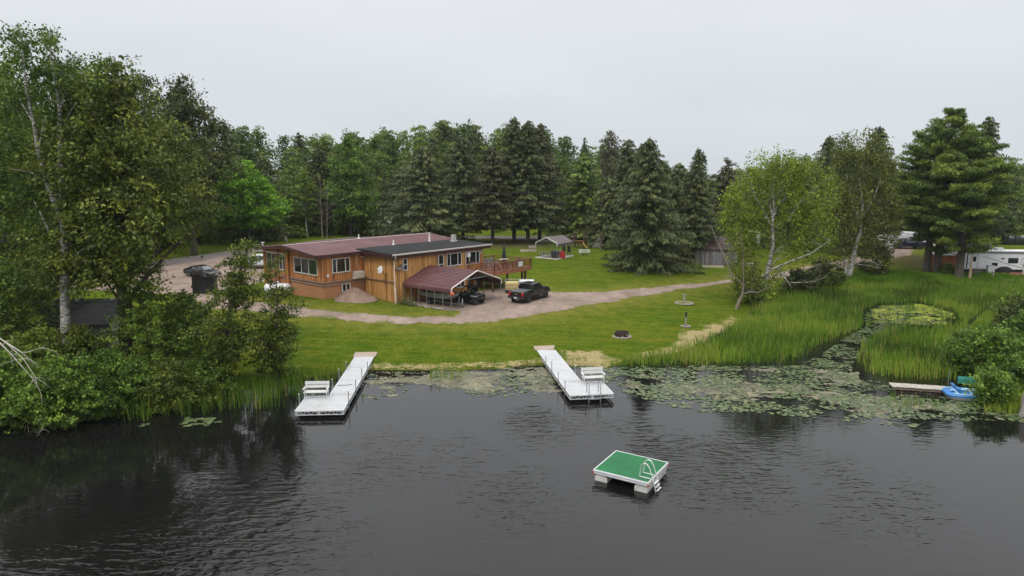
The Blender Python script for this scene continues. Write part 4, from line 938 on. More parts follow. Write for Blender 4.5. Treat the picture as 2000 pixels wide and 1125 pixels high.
# wing with the dark flat roof, and the long maroon wing
wall('wall', 0, 13.3, 0, .2, 1.5, 6.9, cedarl); wall('wall', 0, .2, .2, 5.32, 1.3, 6.9, cedarl); wall('wall', 13.1, 13.3, .2, 5.32, 1.5, 6.95, cedar)
wall('wall', -5.2, 0, 5.32, 5.52, 3.85, 6.92, cedar); wall('wall', 13.1, 13.3, 5.32, 17, 1.6, 6.95, cedar); wall('wall', -5.2, 13.3, 16.8, 17, 1.6, 6.9, cedar)
wall('foundation', -5.18, 0, 5.34, 5.54, 1.2, 3.85, stucco); wall('foundation', -5.18, -4.98, 5.54, 17, 1.2, 3.85, stucco)
HB().extr([(5.52, 3.85), (17, 3.85), (17, 6.9), (11, 7.5), (5.52, 6.95)], -5.2, -5.0, 'x').build('wall', cedar, house)
HB().extr([(5.52, 1.6), (17, 1.6), (17, 6.9), (11, 7.5), (5.52, 6.95)], 13.12, 13.28, 'x').build('wall', cedar, house)
b = HB()
b.box(-5.5, -5.2, 11.7, 12.25, 2.2, 7.2); b.box(-5.4, -5.2, 13.9, 14.3, 2.6, 7.1); b.box(-5.4, -5.2, 16.7, 17.05, 2.6, 6.9); b.build('pillar', cedar, house)
b = HB(); b.box(-.12, -.003, -.12, 5.3, 3.95, 4.05); b.box(-5.32, -.003, 5.2, 5.317, 3.87, 4.03); b.box(-5.34, -5.203, 5.2, 16.9, 3.87, 4.03)
b.build('ledge', mat('ledge_grey', (.2, .13, .1), .7), house)
b = HB(); b.box(-5.27, -.1, 5.22, 5.33, 3.62, 3.7); b.box(-5.29, -5.203, 5.22, 13, 3.62, 3.7); b.build('conduit', mat('conduit_grey', (.3, .24, .21), .6), house)
# maroon roof: shallow gable with standing ribs; thickness shows as a dark fascia
zr = lambda y: 6.98 + .62 * (y - 4.82) / 6.18 if y < 11 else 7.6 - .6 * (y - 11) / 6.5
rf_ = HB(); x0, x1 = -6.3, 14.9
rf_.extr([(4.82, zr(4.82)), (11, zr(11)), (17.5, zr(17.5)), (17.5, zr(17.5) - .06), (11, zr(11) - .06), (4.82, zr(4.82) - .06)], x0, x1, 'x')
x = x0 + .15
while x < x1:
    for ya, yb in ((4.82, 11), (11, 17.5)):
        rf_.add([(x - .025, ya, zr(ya)), (x + .025, ya, zr(ya)), (x + .025, yb, zr(yb)), (x - .025, yb, zr(yb)), (x, ya, zr(ya) + .045), (x, yb, zr(yb) + .045)], [(0, 4, 5, 3), (1, 2, 5, 4), (0, 1, 4), (3, 5, 2)])
    x += .46
roof = rf_.build('roof', maroon, house)
b = HB(); b.extr([(4.86, zr(4.82) - .3), (11, zr(11) - .34), (17.46, zr(17.5) - .3), (17.46, zr(17.5) - .062), (11, zr(11) - .062), (4.86, zr(4.82) - .062)], x0 + .05, x0 + .25, 'x')
b.box(x0 + .25, -.55, 4.86, 5.02, zr(4.82) - .3, zr(4.82) - .062); b.extr([(4.9, 6.6), (17.4, 6.6), (17.4, 6.9), (11, 7.2), (4.9, 6.9)], 13.3, 13.45, 'x')
b.build('fascia', maroond, house)
b = HB(); b.box(x0 - .03, x0 + .02, 11, 17.5, 6.7, 6.72); b.tube([(x0, 11.05, zr(11) + .03), (14.9, 11.05, zr(11) + .03)], .045, 5); b.build('ridge_cap', mat('pale_flashing', (.5, .45, .44), .5), house)
# flat roof
zf = lambda y: 6.98 + .02 * (y + .5)
b = HB(); b.extr([(-.5, 6.98), (5.9, zf(5.9) + .08), (5.9, zf(5.9) - .05), (-.5, 6.9)], -.55, 14.3, 'x'); b.build('roof', membrane, house, label='dark grey flat roof')
b = HB(); b.box(-.5, -.35, -.4, 5.3, 6.52, 6.9); b.box(-.35, 14.25, -.4, -.25, 6.52, 6.9); b.box(14.1, 14.25, -.25, 5.6, 6.52, 6.9); b.box(-.35, 14.1, -.25, 0, 6.52, 6.56)
b.box(-.56, -.5, -.5, 5.9, 6.74, 6.93); b.build('fascia', maroond, house)
b = HB(); b.extr([(-.62, 6.86), (-.47, 6.86), (-.47, 7.0), (-.66, 7.0)], -.6, 14.3, 'x'); b.tube([(-.25, -.56, 6.88), (-.25, -.56, 6.62), (-.12, -.12, 6.3), (-.12, -.12, 2.0)], .05, 6); b.tube([(-.12, -.12, 3.4), (-.16, -.28, 3.2), (-.16, -.28, 1.75)], .05, 6)
b.build('gutter', gutw, house)
def window(face, a0, a1, z0, z1, fr, name='window', mid=None, curtain=False):
    """face: ('y', value, outward sign) or ('x', ...); fr: fractions of the mullions"""
    ax, val, sg = face; t = .09
    def bx(b, a, a2, z, z2, d0, d1):
        lo, hi = sorted((val + sg * d0, val + sg * d1))
        if ax == 'y': b.box(a, a2, lo, hi, z, z2)
        else: b.box(lo, hi, a, a2, z, z2)
    b = HB()
    bx(b, a0 - t, a1 + t, z1, z1 + t, .003, .07); bx(b, a0 - t - .02, a1 + t + .02, z0 - t, z0, .003, .09); bx(b, a0 - t, a0, z0, z1, .003, .07); bx(b, a1, a1 + t, z0, z1, .003, .07)
    for f in fr:
        x = a0 + (a1 - a0) * f; bx(b, x - .05, x + .05, z0, z1, .003, .06)
    if mid: bx(b, a0, a1, z0 + (z1 - z0) * mid - .035, z0 + (z1 - z0) * mid + .035, .003, .055)
    w_ = b.build(name, trimw, house)
    g = HB(); bx(g, a0, a1, z0, z1, .003, .03); g.build('pane', glass, w_)
    return w_
FR = ('y', 0, -1); JI = ('y', 5.32, -1); LF = ('x', -5.2, -1)
window(FR, 1.2, 1.65, 5.2, 6.32, [], mid=.5); window(FR, 6.22, 6.85, 4.5, 6.3, [], name='door', mid=.42)
window(FR, 7.5, 9.65, 5.0, 6.28, [.22, .76]); window(FR, 10.45, 12.6, 4.9, 6.22, [.25, .76])
window(FR, 8.95, 10.1, 2.35, 3.3, [.5]); window(JI, -3.95, -1.9, 4.95, 6.33, [.22, .76]); window(JI, -2.85, -1.95, 2.85, 3.55, [.5])
window(LF, 6.3, 10.65, 4.72, 6.25, [.36, .68]); window(LF, 12.5, 13.7, 4.7, 6.3, [.5]); window(LF, 14.5, 16.4, 4.7, 6.3, [.5])
b = HB(); b.box(10.7, 11.6, -.05, -.003, 1.75, 3.8); b.box(12.2, 13.1, -.05, -.003, 1.75, 3.8); b.build('door', brownd, house)
b = HB(); b.box(10.5, 10.95, -.3, -.07, 5.72, 6.2); b.build('air_conditioner', mat('vinyl_white', (.7, .7, .69), .5), house)
def fl(name, px, py, pz, lab=None):
    b = HB(); b.box(px - .35, px - .004, py - .1, py + .12, pz - .05, pz + .1); b.lathe([(.03, -.1), (.13, 0), (.13, .05)], 10, (px - .4, py, pz)); b.build(name, galv, house)
fl('floodlight', 0, 4.9, 6.3)
b = HB(); b.box(.1, .9, -.4, -.004, 5.35, 5.55); b.box(.65, .95, -.5, -.1, 5.55, 5.85); b.build('floodlight', galv, house)
b = HB(); b.box(12.85, 13.0, -.12, -.004, 5.9, 6.35); b.build('porch_light', trimw, house)
b = HB(); b.box(-1.5, -.35, 4.7, 5.315, 4.15, 4.8); b.box(-1.6, -.4, 4.75, 5.31, 4.05, 4.14); b.build('air_conditioner', mat('ac_beige', (.52, .48, .42), .5, dirt=(.2, .17, .13)), house)
b = HB(); b.tube([(-.9, 5.28, 6.6), (-.88, 5.28, 5.5), (-.6, 5.26, 4.85)], .02, 5); b.box(-4.72, -4.5, 5.25, 5.317, 4.55, 4.82); b.build('cable_box', mat('vinyl_white', (.7, .7, .69), .5), house)
for (x, y, hh, r) in ((3.8, 11.3, .55, .07), (4.9, 6.2, .55, .08), (10.2, 5.95, .95, .1)):
    z = zr(y) if y > 5.9 else zf(y) + .08
    HB().lathe([(.2, z - .02), (.18, z + .08), (r, z + .2), (r, z + hh), (r * .3, z + hh + .03)], 10, (x, y, 0)).build('vent_pipe', trimw, roof, smooth=40)
b = HB(); b.box(12.1, 12.75, 3.75, 4.4, zf(4), 7.25); b.box(12.2, 12.65, 3.85, 4.3, 7.25, 7.95); b.build('chimney_vent', mat('vent_grey', (.38, .37, .34), .6, dirt=(.2, .19, .17)), house)
# satellite dish on the short wall
b = B(); rings = [(.0, 0), (.15, .012), (.3, .05), (.42, .1), (.44, .1)]
dish = thing('satellite_dish', 'pale grey oval satellite dish on the cedar corner wall', 'satellite dish', (*hw(-.06, 1.35), 4.75), PH)
b = B(); b.lathe(rings, 18); b.v = [(-.55 + z * 1.0 - .45 * y * 0 + .25 * y * 0, x * 1.0, y * .95 + .55) for x, y, z in b.v]; b.v = [(-.62 - (q[0] + .62) * 1 + .3 * (q[2] - .55), q[1], q[2]) for q in b.v]
b.build('reflector', mat('dish_grey', (.55, .56, .56), .4), dish, smooth=40)
B().tube([(.06, 0, -.05), (-.2, .02, -.05), (-.5, 0, .45)], .03, 6).build('arm', darkm, dish); B().tube([(-.6, 0, .1), (-1.05, 0, .45)], .018, 5).box(-1.12, -1.0, -.06, .06, .42, .54).build('receiver', galv, dish)
dish2 = thing('satellite_dish', 'small grey dish sticking up behind the left end of the maroon roof', 'satellite dish', (*hw(-5.0, 12.6), 7.45), PH)
B().lathe([(0, 0), (.25, .04), (.4, .1)], 16).build('reflector', mat('dish_dark_grey', (.3, .31, .3)), dish2, smooth=40).rotation_euler = (R(75), R(25), R(60)); dish2.children[0].location = (0, 0, .6); B().tube([(0, 0, 0), (0, 0, .6)], .03, 6).build('mast', darkm, dish2)  # this reflector is a darker grey than the wall dish

# deck
DZ = 4.1
deck = thing('deck', 'brown stained raised deck with picket railing at the right end of the lodge', 'deck', (*hw(14.5, -1), 1.7), PH)
class DB(B):
    def build(s, *a, **k):
        s.v = [(x - 14.5, y + 1, z - 1.7) for x, y, z in s.v]; return B.build(s, *a, **k)
dp = [(10.75, -.05), (11.7, -3.35), (18.35, -3.25), (17.6, 2.3), (13.35, 2.3), (13.35, -.05)]
DB().prism(dp, DZ - .12, DZ).build('floor', boards('deck_boards', (.2, .085, .045), .14), deck)
b = DB()
for i in (0, 1, 2, 3):
    p, q = dp[i], dp[i + 1]; b.bar((*p, DZ - .22), (*q, DZ - .22), .06, .34)
b.build('rim_board', mat('deck_rust', (.23, .085, .04), .6, var=.25, scale=2), deck)
rail = DB(); pick = DB()
for i in (0, 1, 2, 3):
    p, q = Vector((*dp[i], 0)), Vector((*dp[i + 1], 0)); l = (q - p).length; n = max(1, round(l / 1.65))
    for k in range(n + 1): c = p.lerp(q, k / n); rail.box(c.x - .05, c.x + .05, c.y - .05, c.y + .05, DZ - .1, DZ + 1.02)
    rail.bar(p + Vector((0, 0, DZ + 1.06)), q + Vector((0, 0, DZ + 1.06)), .15, .05); rail.bar(p + Vector((0, 0, DZ + .16)), q + Vector((0, 0, DZ + .16)), .05, .09)
    m_ = int(l / .19)
    for k in range(1, m_): c = p.lerp(q, k / m_); pick.box(c.x - .022, c.x + .022, c.y - .022, c.y + .022, DZ + .12, DZ + 1.03)
rail.build('railing', brown, deck); pick.build('pickets', brown, deck)
for x, y in ((11.9, -2.9), (14.5, -2.8), (17.2, -2.8), (17.9, -2.7), (16.9, 1.8)):
    DB().box(x - .1, x + .1, y - .1, y + .1, 1.5, DZ - .3).build('post', brownd, deck)
b = DB(); b.bar((11.6, -2.9, DZ - .4), (18.1, -2.75, DZ - .4), .12, .22); b.build('beam', brownd, deck)
sg = thing('notice_board', 'small white notice board hung on the deck railing', 'sign', (*hw(16.2, -3.4), DZ + .55), PH)
B().box(-.38, .38, -.03, .0, -.28, .3).build('panel', white, sg); b = B()
for k in range(4): b.box(-.26, .26, -.034, -.031, -.16 + k * .1, -.13 + k * .1)
b.build('print', mat('grey_print', (.4, .4, .4)), sg)
um = thing('patio_umbrella', 'closed dark green patio umbrella on the deck', 'umbrella', (*hw(16.6, -.4), DZ), PH)
B().tube([(0, 0, 0), (0, 0, 2.75)], .025, 6).build('pole', galv, um); b = B(); b.lathe([(.24, 1.0), (.27, 1.15), (.2, 1.7), (.1, 2.4), (.03, 2.65)], 10)
b.v = [(x * (1 + .18 * math.sin(5 * math.atan2(y, x))), y * (1 + .18 * math.sin(5 * math.atan2(y, x))), z) for x, y, z in b.v]; b.build('canopy', mat('umbrella_green', (.008, .022, .02), .8), um, smooth=50)
B().lathe([(.28, 0), (.28, .06), (.05, .1)], 12).build('base', darkm, um)
def chair(label, loc, rz, m, group=None):
    t = thing('deck_chair', label, 'chair', loc, rz, group)
    B().extr([(-.3, .38), (.28, .3), (.28, .34), (-.3, .42)], -.28, .28).build('seat', m, t)
    B().extr([(.22, .3), (.27, .3), (.55, 1.05), (.5, 1.07)], -.3, .3).build('backrest', m, t)
    for sy in (-1, 1):
        b = B(); b.box(-.33, .4, sy * .34 - .06, sy * .34 + .06, .56, .59); b.build('armrest', m, t)
        b = B(); b.box(-.3, -.22, sy * .33 - .03, sy * .33 + .03, 0, .56); b.bar((.32, sy * .31, .3), (.5, sy * .31, 0), .06); b.build('leg', m, t)
    return t
gch = mat('grey_chair', (.3, .3, .31), .5); rch = mat('red_chair', (.45, .05, .055), .5); bch = mat('brown_chair', (.1, .035, .03), .6)
chair('red deck chair beside the lodge wall', (*hw(13.6, .9), DZ), PH + R(200), rch); chair('left grey deck chair next to the red one', (*hw(14.5, .8), DZ), PH + R(240), gch); chair('right grey deck chair by the back railing', (*hw(15.4, .9), DZ), PH + R(250), gch)
for i, (x, y, a) in enumerate(((13.2, -2.2, 30), (14.6, -2.4, 150), (15.7, -1.6, 200), (16.6, -2.3, 10))):
    chair(['brown chair behind the left railing of the deck', 'brown chair behind the middle of the deck railing', 'brown chair near the umbrella foot', 'brown chair behind the white notice board'][i], (*hw(x, y), DZ), PH + R(a), bch)
pt = thing('patio_table', 'pale slatted patio table beside the closed umbrella', 'table', (*hw(17.2, .2), DZ), PH); b = B()
for k in range(7): b.box(-.6, .6, -.42 + k * .125, -.33 + k * .125, .7, .73)
b.build('tabletop', trimw, pt)
for sx_ in (-1, 1):
    for sy in (-1, 1): B().box(sx_ * .5 - .03, sx_ * .5 + .03, sy * .36 - .03, sy * .36 + .03, 0, .7).build('leg', brownd, pt)

# ------------------------------------------------------------------ metal shelters
def shelter(name, label, loc, rz, wdt, lng, eave, peak, m, arch_m, posts, lean=0., rail_z=None):
    """gable across x (width), length along +y from the front; rounded eaves; front at y=0"""
    t = thing(name, label, 'carport', loc, rz); rad = .38; hw_ = wdt / 2
    prof = [(0, eave - .25), (0, eave)]; sl = (peak - eave - rad * .8) / (hw_ - rad)
    for k in range(1, 5): a = R(180 - 20 * k); prof.append((rad + rad * math.cos(a), eave + rad * .9 * math.sin(a)))
    top = prof[-1]; prof.append((hw_, peak)); prof += [(wdt - x, z) for x, z in prof[-2::-1]]
    b = B(); th = .03; n = len(prof)
    inner = [(hw_ + (x - hw_) * (1 - th / hw_), z - th) for x, z in prof]
    b.extr(prof + inner[::-1], -.06, lng, 'y')
    for i in range(4, n - 5):
        (xa, za), (xb, zb) = prof[i], prof[i + 1]; m_ = max(1, int(math.hypot(xb - xa, zb - za) / .28))
        for k in range(m_): f = (k + .5) / m_; x, z = xa + (xb - xa) * f, za + (zb - za) * f; b.box(x - .03, x + .03, -.05, lng - .01, z - .01, z + .035)
    b.build('roof', m, t, smooth=35)
    a = B()
    pts = [(x, -.1, z + .0) for x, z in prof]; a.tube(pts, .062, 6); a.build('trim', arch_m, t)
    fr = B()
    for y in posts:
        for x in (.04, wdt - .04):
            fr.tube([(x, y, 0), (x, y, eave)], .032, 5)
        fr.tube([(.05, y, eave), (rad, y, eave + rad * .75), (hw_, y, peak - .07), (wdt - rad, y, eave + rad * .75), (wdt - .05, y, eave)], .032, 5)
        fr.tube([(hw_ - hw_ * .45, y, peak - .1 - (peak - eave) * .42), (hw_ + hw_ * .45, y, peak - .1 - (peak - eave) * .42)], .025, 5)
    for x in (.04, wdt - .04): fr.tube([(x, 0, .05), (x, lng, .05)], .035, 5)
    fr.build('frame', galv, t)
    return t
# the boat shelter stands against the lodge: front gable faces +u end ... its ridge runs across the wall
gz = 1.72
cp = shelter('carport', 'maroon roofed metal carport against the lodge wall', (*hw(1.35, -7.05), gz), PH + R(3.5), 7.95, 6.9, 2.0, 3.62, maroon, gutw, [0, 1.15, 2.3, 3.45, 4.6, 5.7, 6.8])
# ------------------------------------------------------------------ small shelter and lawn furniture
_z = 2.05
sA = at(1041.6, 506.5, _z); sB = at(1087.4, 507.6, _z); sC = at(1127, 501.5, _z)
srz = math.atan2(sB[1] - sA[1], sB[0] - sA[0]); swd = math.dist(sA, sB); sln = 7.2
vx, vy = sC[0] - sB[0], sC[1] - sB[1]; srz = math.atan2(vy, vx) - R(90); 
srz = srz * .75
brownroof = mat('brown_metal', (.135, .105, .105), .35, .0, var=.15, scale=.6, spec=.6)
sz = h1(*sA)
p = ((sA[0] + sB[0]) / 2, (sA[1] + sB[1]) / 2)
org = (sB[0] - math.cos(srz) * swd, sB[1] - math.sin(srz) * swd, sz)
sl_ = math.hypot(vx, vy)
shelter('shelter', 'small open metal picnic shelter with a brown roof and white front arch', org, srz, swd + .1, sl_, 2.25, 3.3, brownroof, trimw, [0, sl_ * .2, sl_ * .4, sl_ * .6, sl_ * .8, sl_])
slab = [(org[0] + math.cos(srz) * a - math.sin(srz) * b_, org[1] + math.sin(srz) * a + math.cos(srz) * b_) for a, b_ in ((-.2, -.2), (swd + .3, -.2), (swd + .3, sl_ + .2), (-.2, sl_ + .2))]
o = B().prism(slab, sz - .2, sz + .07).build('concrete_pad', conc); o['kind'] = 'structure'
def sp(a, b_, dz=.07): return (org[0] + math.cos(srz) * a - math.sin(srz) * b_, org[1] + math.sin(srz) * a + math.cos(srz) * b_, sz + dz)
def picnic(label, loc, rz, m, group=None, fm=None):
    t = thing('picnic_table', label, 'picnic table', loc, rz, group); fm = fm or m
    b = B()
    for k in range(5): b.box(-.95, .95, -.37 + k * .15, -.24 + k * .15, .72, .76)
    b.build('tabletop', m, t)
    for s_ in (-1, 1):
        b = B(); b.box(-.95, .95, s_ * .72 - .14, s_ * .72 - .01, .42, .46); b.box(-.95, .95, s_ * .72 + .01, s_ * .72 + .14, .42, .46); b.build('bench', m, t)
    for x in (-.65, .65):
        b = B(); b.bar((x, -.72, 0), (x, -.25, .72), .09, .05); b.bar((x, .72, 0), (x, .25, .72), .09, .05); b.box(x - .03, x + .03, -.85, .85, .36, .42); b.build('leg', fm, t)
    return t
picnic('grey picnic table at the front left under the open shelter', sp(1.2, 1.3), srz + R(8), grayw); picnic('pale picnic table at the back under the open shelter', sp(1.5, 4.6), srz + R(5), mat('pale_wood', (.5, .47, .42), .7))
picnic('white picnic table on the lawn right of the open shelter', G(1141, 497), R(-4), white)
t = thing('smoker_grill', 'black barrel grill at the front post of the open shelter', 'grill', sp(3.1, .5), srz)
b = B(); b.box(-.55, .55, -.3, .3, .55, .95); b.box(-.5, .5, -.28, .28, .08, .55); b.build('body', blackpl, t); B().lathe([(.3, -.55), (.3, .55)], 12, (0, 0, .95), 'x').build('lid', blackpl, t, smooth=40); B().box(-.85, -.56, -.25, .25, .88, .92).build('side_shelf', blackpl, t)
t = thing('tool_chest', 'red drawer chest beside the black grill', 'chest', sp(3.9, 1.5, 0), srz); B().box(-.38, .38, -.28, .28, .06, 1.05).build('body', redp, t, bevel=.02)
for k in range(4): B().box(-.34, .34, -.295, -.282, .12 + k * .23, .31 + k * .23).build('drawer', redp, t)
for k, lb in enumerate(('left black folding chair leaning in the open shelter', 'right black folding chair leaning in the open shelter')):
    t = thing('folding_chair', lb, 'chair', sp(3.1 + k * .75, 3.6 + .3 * k, .07), srz + R(20))
    b = B(); b.extr([(-.26, .62), (.26, .62), (.24, 1.5), (.12, 1.72), (-.12, 1.72), (-.24, 1.5)], -.05, .06); b.build('fabric', mat('black_cloth', (.01, .01, .011), .9), t, bevel=.03)
    for x in (-.2, .2): B().tube([(x, 0, 0), (x, .04, .7)], .025, 5).build('leg', blackpl if k else galv, t)
# play corner
t = thing('swing_set', 'brown wooden swing tower with a yellow slide behind the open shelter', 'swing set', G(1132, 484), R(-20))
ft = B()
for x in (-1.0, .9):
    ft.bar((x, -.9, 0), (x, 0, 2.9), .13); ft.bar((x, .9, 0), (x, 0, 2.9), .13)
ft.bar((-1.2, 0, 2.9), (4.2, 0, 2.9), .13); ft.bar((4.0, -.9, 0), (4.0, 0, 2.9), .12); ft.bar((4.0, .9, 0), (4.0, 0, 2.9), .12); ft.build('frame', brownd, t)
B().box(-.9, .8, -.5, .5, 1.2, 1.28).build('platform', brown, t)
b = B(); b.extr([(.8, 1.3), (2.6, .12), (3.1, .1), (3.1, .04), (2.6, .05), (.8, 1.22)], -.28, .28); b.extr([(.8, 1.45), (2.6, .28), (3.1, .25), (3.1, .1), (2.6, .12), (.8, 1.3)], -.32, -.28); b.extr([(.8, 1.45), (2.6, .28), (3.1, .25), (3.1, .1), (2.6, .12), (.8, 1.3)], .28, .32); b.v = [(x * .4 + .5, y - 1.0, z * .8) for x, y, z in b.v]; b.build('slide', yell, t)
b = B()
for x in (2.0, 2.5): b.tube([(x, 0, 2.85), (x, -.1, .55)], .015, 4)
b.box(1.95, 2.55, -.25, .05, .5, .55); b.build('swing', blackpl, t)
t = thing('target_board', 'grey game board leaning back on the grass left of the big lawn spruce', 'board', G(1166, 483), R(-15)); b = B(); b.extr([(-.9, 0), (.6, 0), (1.3, 2.1), (.2, 2.1)], -.05, .05); b.v = [(x, y + z * .35, z * .93) for x, y, z in b.v]; b.build('panel', mat('board_grey', (.42, .42, .44), .6, dirt=(.2, .2, .22)), t); B().bar((.4, 1.4, 0), (.4, .7, 1.8), .07).build('prop', oldw, t)
t = thing('fire_bench', 'low plank bench beside the gravel strip left of the open shelter', 'bench', G(1040, 489), R(5)); B().box(-.7, .7, -.15, .15, .4, .47).build('seat', grayw, t); B().box(-.7, .7, .12, .17, .5, .8).build('backrest', grayw, t)
for x in (-.55, .55): B().box(x - .06, x + .06, -.14, .14, 0, .4).build('leg', grayw, t)
o = sheet('gravel_strip', [G(u, v)[:2] for u, v in [(1014, 492), (1050, 492), (1050, 487), (1014, 487)]], gravel, .03, .3, .4, .15)
# horseshoe pit
t = thing('horseshoe_pit', 'sand filled timber frame with a tall grey post on the lawn by the shed', 'horseshoe pit', G(1392, 521), R(-8)); b = B()
for a in ((-1.5, 1.5, -.75, -.62), (-1.5, 1.5, .62, .75), (-1.5, -1.37, -.62, .62), (1.37, 1.5, -.62, .62)): b.box(*a, -.05, .16)
b.build('timber_frame', mat('pale_timber', (.42, .37, .28), .85), t); B().box(-1.37, 1.37, -.62, .62, -.05, .05).build('sand', mat('dark_sand', (.12, .09, .06), .95, bump=.4), t); B().box(-.98, -.84, -.2, -.06, 0, 2.0).build('post', grayw, t)
# shed
def shed(label, loc, rz, w_, l_, h_, hr, m, rm, mm=None, doors=True):
    """ridge runs along x; gable with door at +x"""
    t = thing('shed', label, 'shed', loc, rz); d = w_ / 2
    gam = [(-d, 0), (d, 0), (d, h_), (d * .62, h_ + (hr - h_) * .66), (0, hr), (-d * .62, h_ + (hr - h_) * .66), (-d, h_)]
    B().extr(gam, -l_ / 2, l_ / 2, 'x').build('wall', m, t)
    r = [(-d - .2, h_ - .12), (-d * .64, h_ + (hr - h_) * .68), (0, hr + .06), (d * .64, h_ + (hr - h_) * .68), (d + .2, h_ - .12)]
    B().extr(r + [(x, z + .09) for x, z in r[::-1]], -l_ / 2 - .2, l_ / 2 + .2, 'x').build('roof', rm, t)
    if doors:
        b = B(); b.box(l_ / 2 + .003, l_ / 2 + .06, -.8, .8, .1, 2.0); dd = b.build('door', m, t)
        b = B()
        for y in (-.85, -.04, .76): b.box(l_ / 2 + .06, l_ / 2 + .09, y, y + .09, .1, 2.05)
        b.box(l_ / 2 + .06, l_ / 2 + .09, -.76, .76, 2.0, 2.09); b.build('trim', mat('grey_trim', (.5, .49, .47)), dd)
        wf = B().box(l_ / 2 + .003, l_ / 2 + .07, -.35, .35, 2.3, 2.9).build('window', trimw, t); B().box(l_ / 2 + .07, l_ / 2 + .08, -.26, .26, 2.38, 2.82).build('pane', glass, wf)
    return t
shg = boards('grey_siding', (.19, .18, .19), .3, dirt=.2)
shed('grey barn shed with a dark brown gambrel roof behind the bare trunk spruce', (31.2, 104.5, h1(31.2, 104.5)), R(-12), 4.0, 6.2, 2.35, 3.9, shg, mat('brown_shingle', (.07, .05, .047), .9, var=.3, scale=4))
B().box(-1.2, 1.2, -1.0, 1.0, 0, .25).build('step', grayw, None, loc=(35.6, 103.0, h1(35.6, 103) - .02), rz=R(-12)); tag(bpy.data.objects['step'], 'wooden platform at the door of the grey shed', 'platform')
# black shingled shed on the left shore
sx0, sy0, _ = place(140, 640, 53.5); t = thing('shed', 'low grey shed with a black shingled roof behind the birch on the left shore', 'shed', (sx0, sy0, h1(sx0, sy0)), R(9))
shing = boards('black_shingle', (.028, .028, .031), .2, 'v'); rise = 3.7
B().box(-3.5, 3.6, -1.6, 1.6, 0, 2.4).build('wall', mat('block_grey', (.2, .2, .21), .85, dirt=(.12, .12, .12)), t)
B().extr([(-2.2, 2.1), (0, 3.75), (2.2, 2.1), (2.2, 2.22), (0, 3.9), (-2.2, 2.22)], -3.8, 3.9, 'x').build('roof', shing, t)
for x in (-2.9, -1.0, .7, 3.3): B().box(x - .13, x + .13, -.36, -.1, 3.68, 3.86).build('roof_vent', galv, t)
# ------------------------------------------------------------------ lawn by the shore
x, y, z = G(1214, 657); t = thing('fire_ring', 'rusty dark steel fire ring on a stone pad on the lawn', 'fire pit', (x, y, z))
rust = mat('rusty_steel', (.045, .028, .024), .7, .3, var=.4, scale=3)
b = B(); b.lathe([(.62, 0), (.66, .42), (.6, .42), (.57, .02)], 20); b.build('ring', rust, t, smooth=30); B().lathe([(.9, -.05), (.9, .05), (.6, .06), (0, .05)], 18).build('stone_pad', stone, t)
B().box(-.12, .06, -.68, -.62, .06, .2).box(.3, .46, -.6, -.5, .2, .34).build('plate', chrome, t)
x, y, z = G(1339, 638); t = thing('lamp_post', 'slim grey post with a small stone ring at its foot by the dry reeds', 'post', (x, y, z))
B().box(-.07, .07, -.07, .07, 0, 1.45).build('post', grayw, t); B().box(-.08, .08, -.08, .08, .95, 1.5).build('post_sleeve', darkm, t); b = B(); rs = np.random.default_rng(4)
def rock(b, c, r, rs):
    o = len(b.v); b.lathe([(0.001, -r * .5), (r * .8, -r * .25), (r, .1 * r), (r * .7, r * .5), (.001, r * .62)], 7, c)
    for i in range(o, len(b.v)): q = b.v[i]; k = .8 + .4 * rs.random(); b.v[i] = (c[0] + (q[0] - c[0]) * k, c[1] + (q[1] - c[1]) * k, c[2] + (q[2] - c[2]) * k)
for k in range(9): a = k / 9 * 6.28; rock(b, (.38 * math.cos(a), .38 * math.sin(a), .04), .14, rs)
b.build('stone_ring', stone, t)
x, y, z = G(1336, 593); t = thing('flower_bed', 'round stone edged gravel bed with a hand pump on the lawn', 'flower bed', (x, y, z)); b = B()
for k in range(22): a = k / 22 * 6.28; rock(b, (.95 * math.cos(a), .95 * math.sin(a), .05), .15, rs)
b.build('stone_ring', stone, t); B().lathe([(.9, -.02), (.7, .1), (0, .13)], 16).build('gravel_fill', gravel, t); b = B(); b.tube([(0, 0, 0), (0, 0, .7)], .12, 8); b.tube([(0, 0, .7), (0, 0, 1.15)], .06, 8); b.tube([(0, 0, 1.0), (.25, 0, .95), (.3, 0, .8)], .035, 6); b.tube([(0, 0, 1.12), (-.3, 0, 1.0)], .025, 5); b.build('pump', mat('pump_grey', (.3, .31, .3), .5, .3), t, smooth=40)
# gravel pile
x, y, z = G(690, 584); rp_ = np.random.default_rng(8); b = B(); n = 28; prof = [(2.35, -.15), (1.9, .18), (1.45, .5), (.95, .9), (.5, 1.22), (.2, 1.38), (.001, 1.42)]
b.lathe(prof, n); b.v = [(px_ * 1.05 * (1 + .10 * math.sin(3 * math.atan2(py_, px_) + 1) + .05 * rp_.standard_normal() * .6), py_ * .95 * (1 + .08 * math.cos(2 * math.atan2(py_, px_))), pz * .86 + .05 * rp_.standard_normal()) for px_, py_, pz in b.v]
tag(b.build('gravel_pile', gravelmat('heaped_gravel', (.19, .13, .1), (.1, .07, .053), (.28, .2, .16)), loc=(x, y, z), smooth=50), 'heap of pinkish gravel on the grass below the lodge windows', 'gravel pile')
me_ = bpy.data.objects['gravel_pile'].data; me_.attributes.new('edge', 'FLOAT', 'POINT').data.foreach_set('value', [3.0 if v.co.z > .12 else .5 for v in me_.vertices])
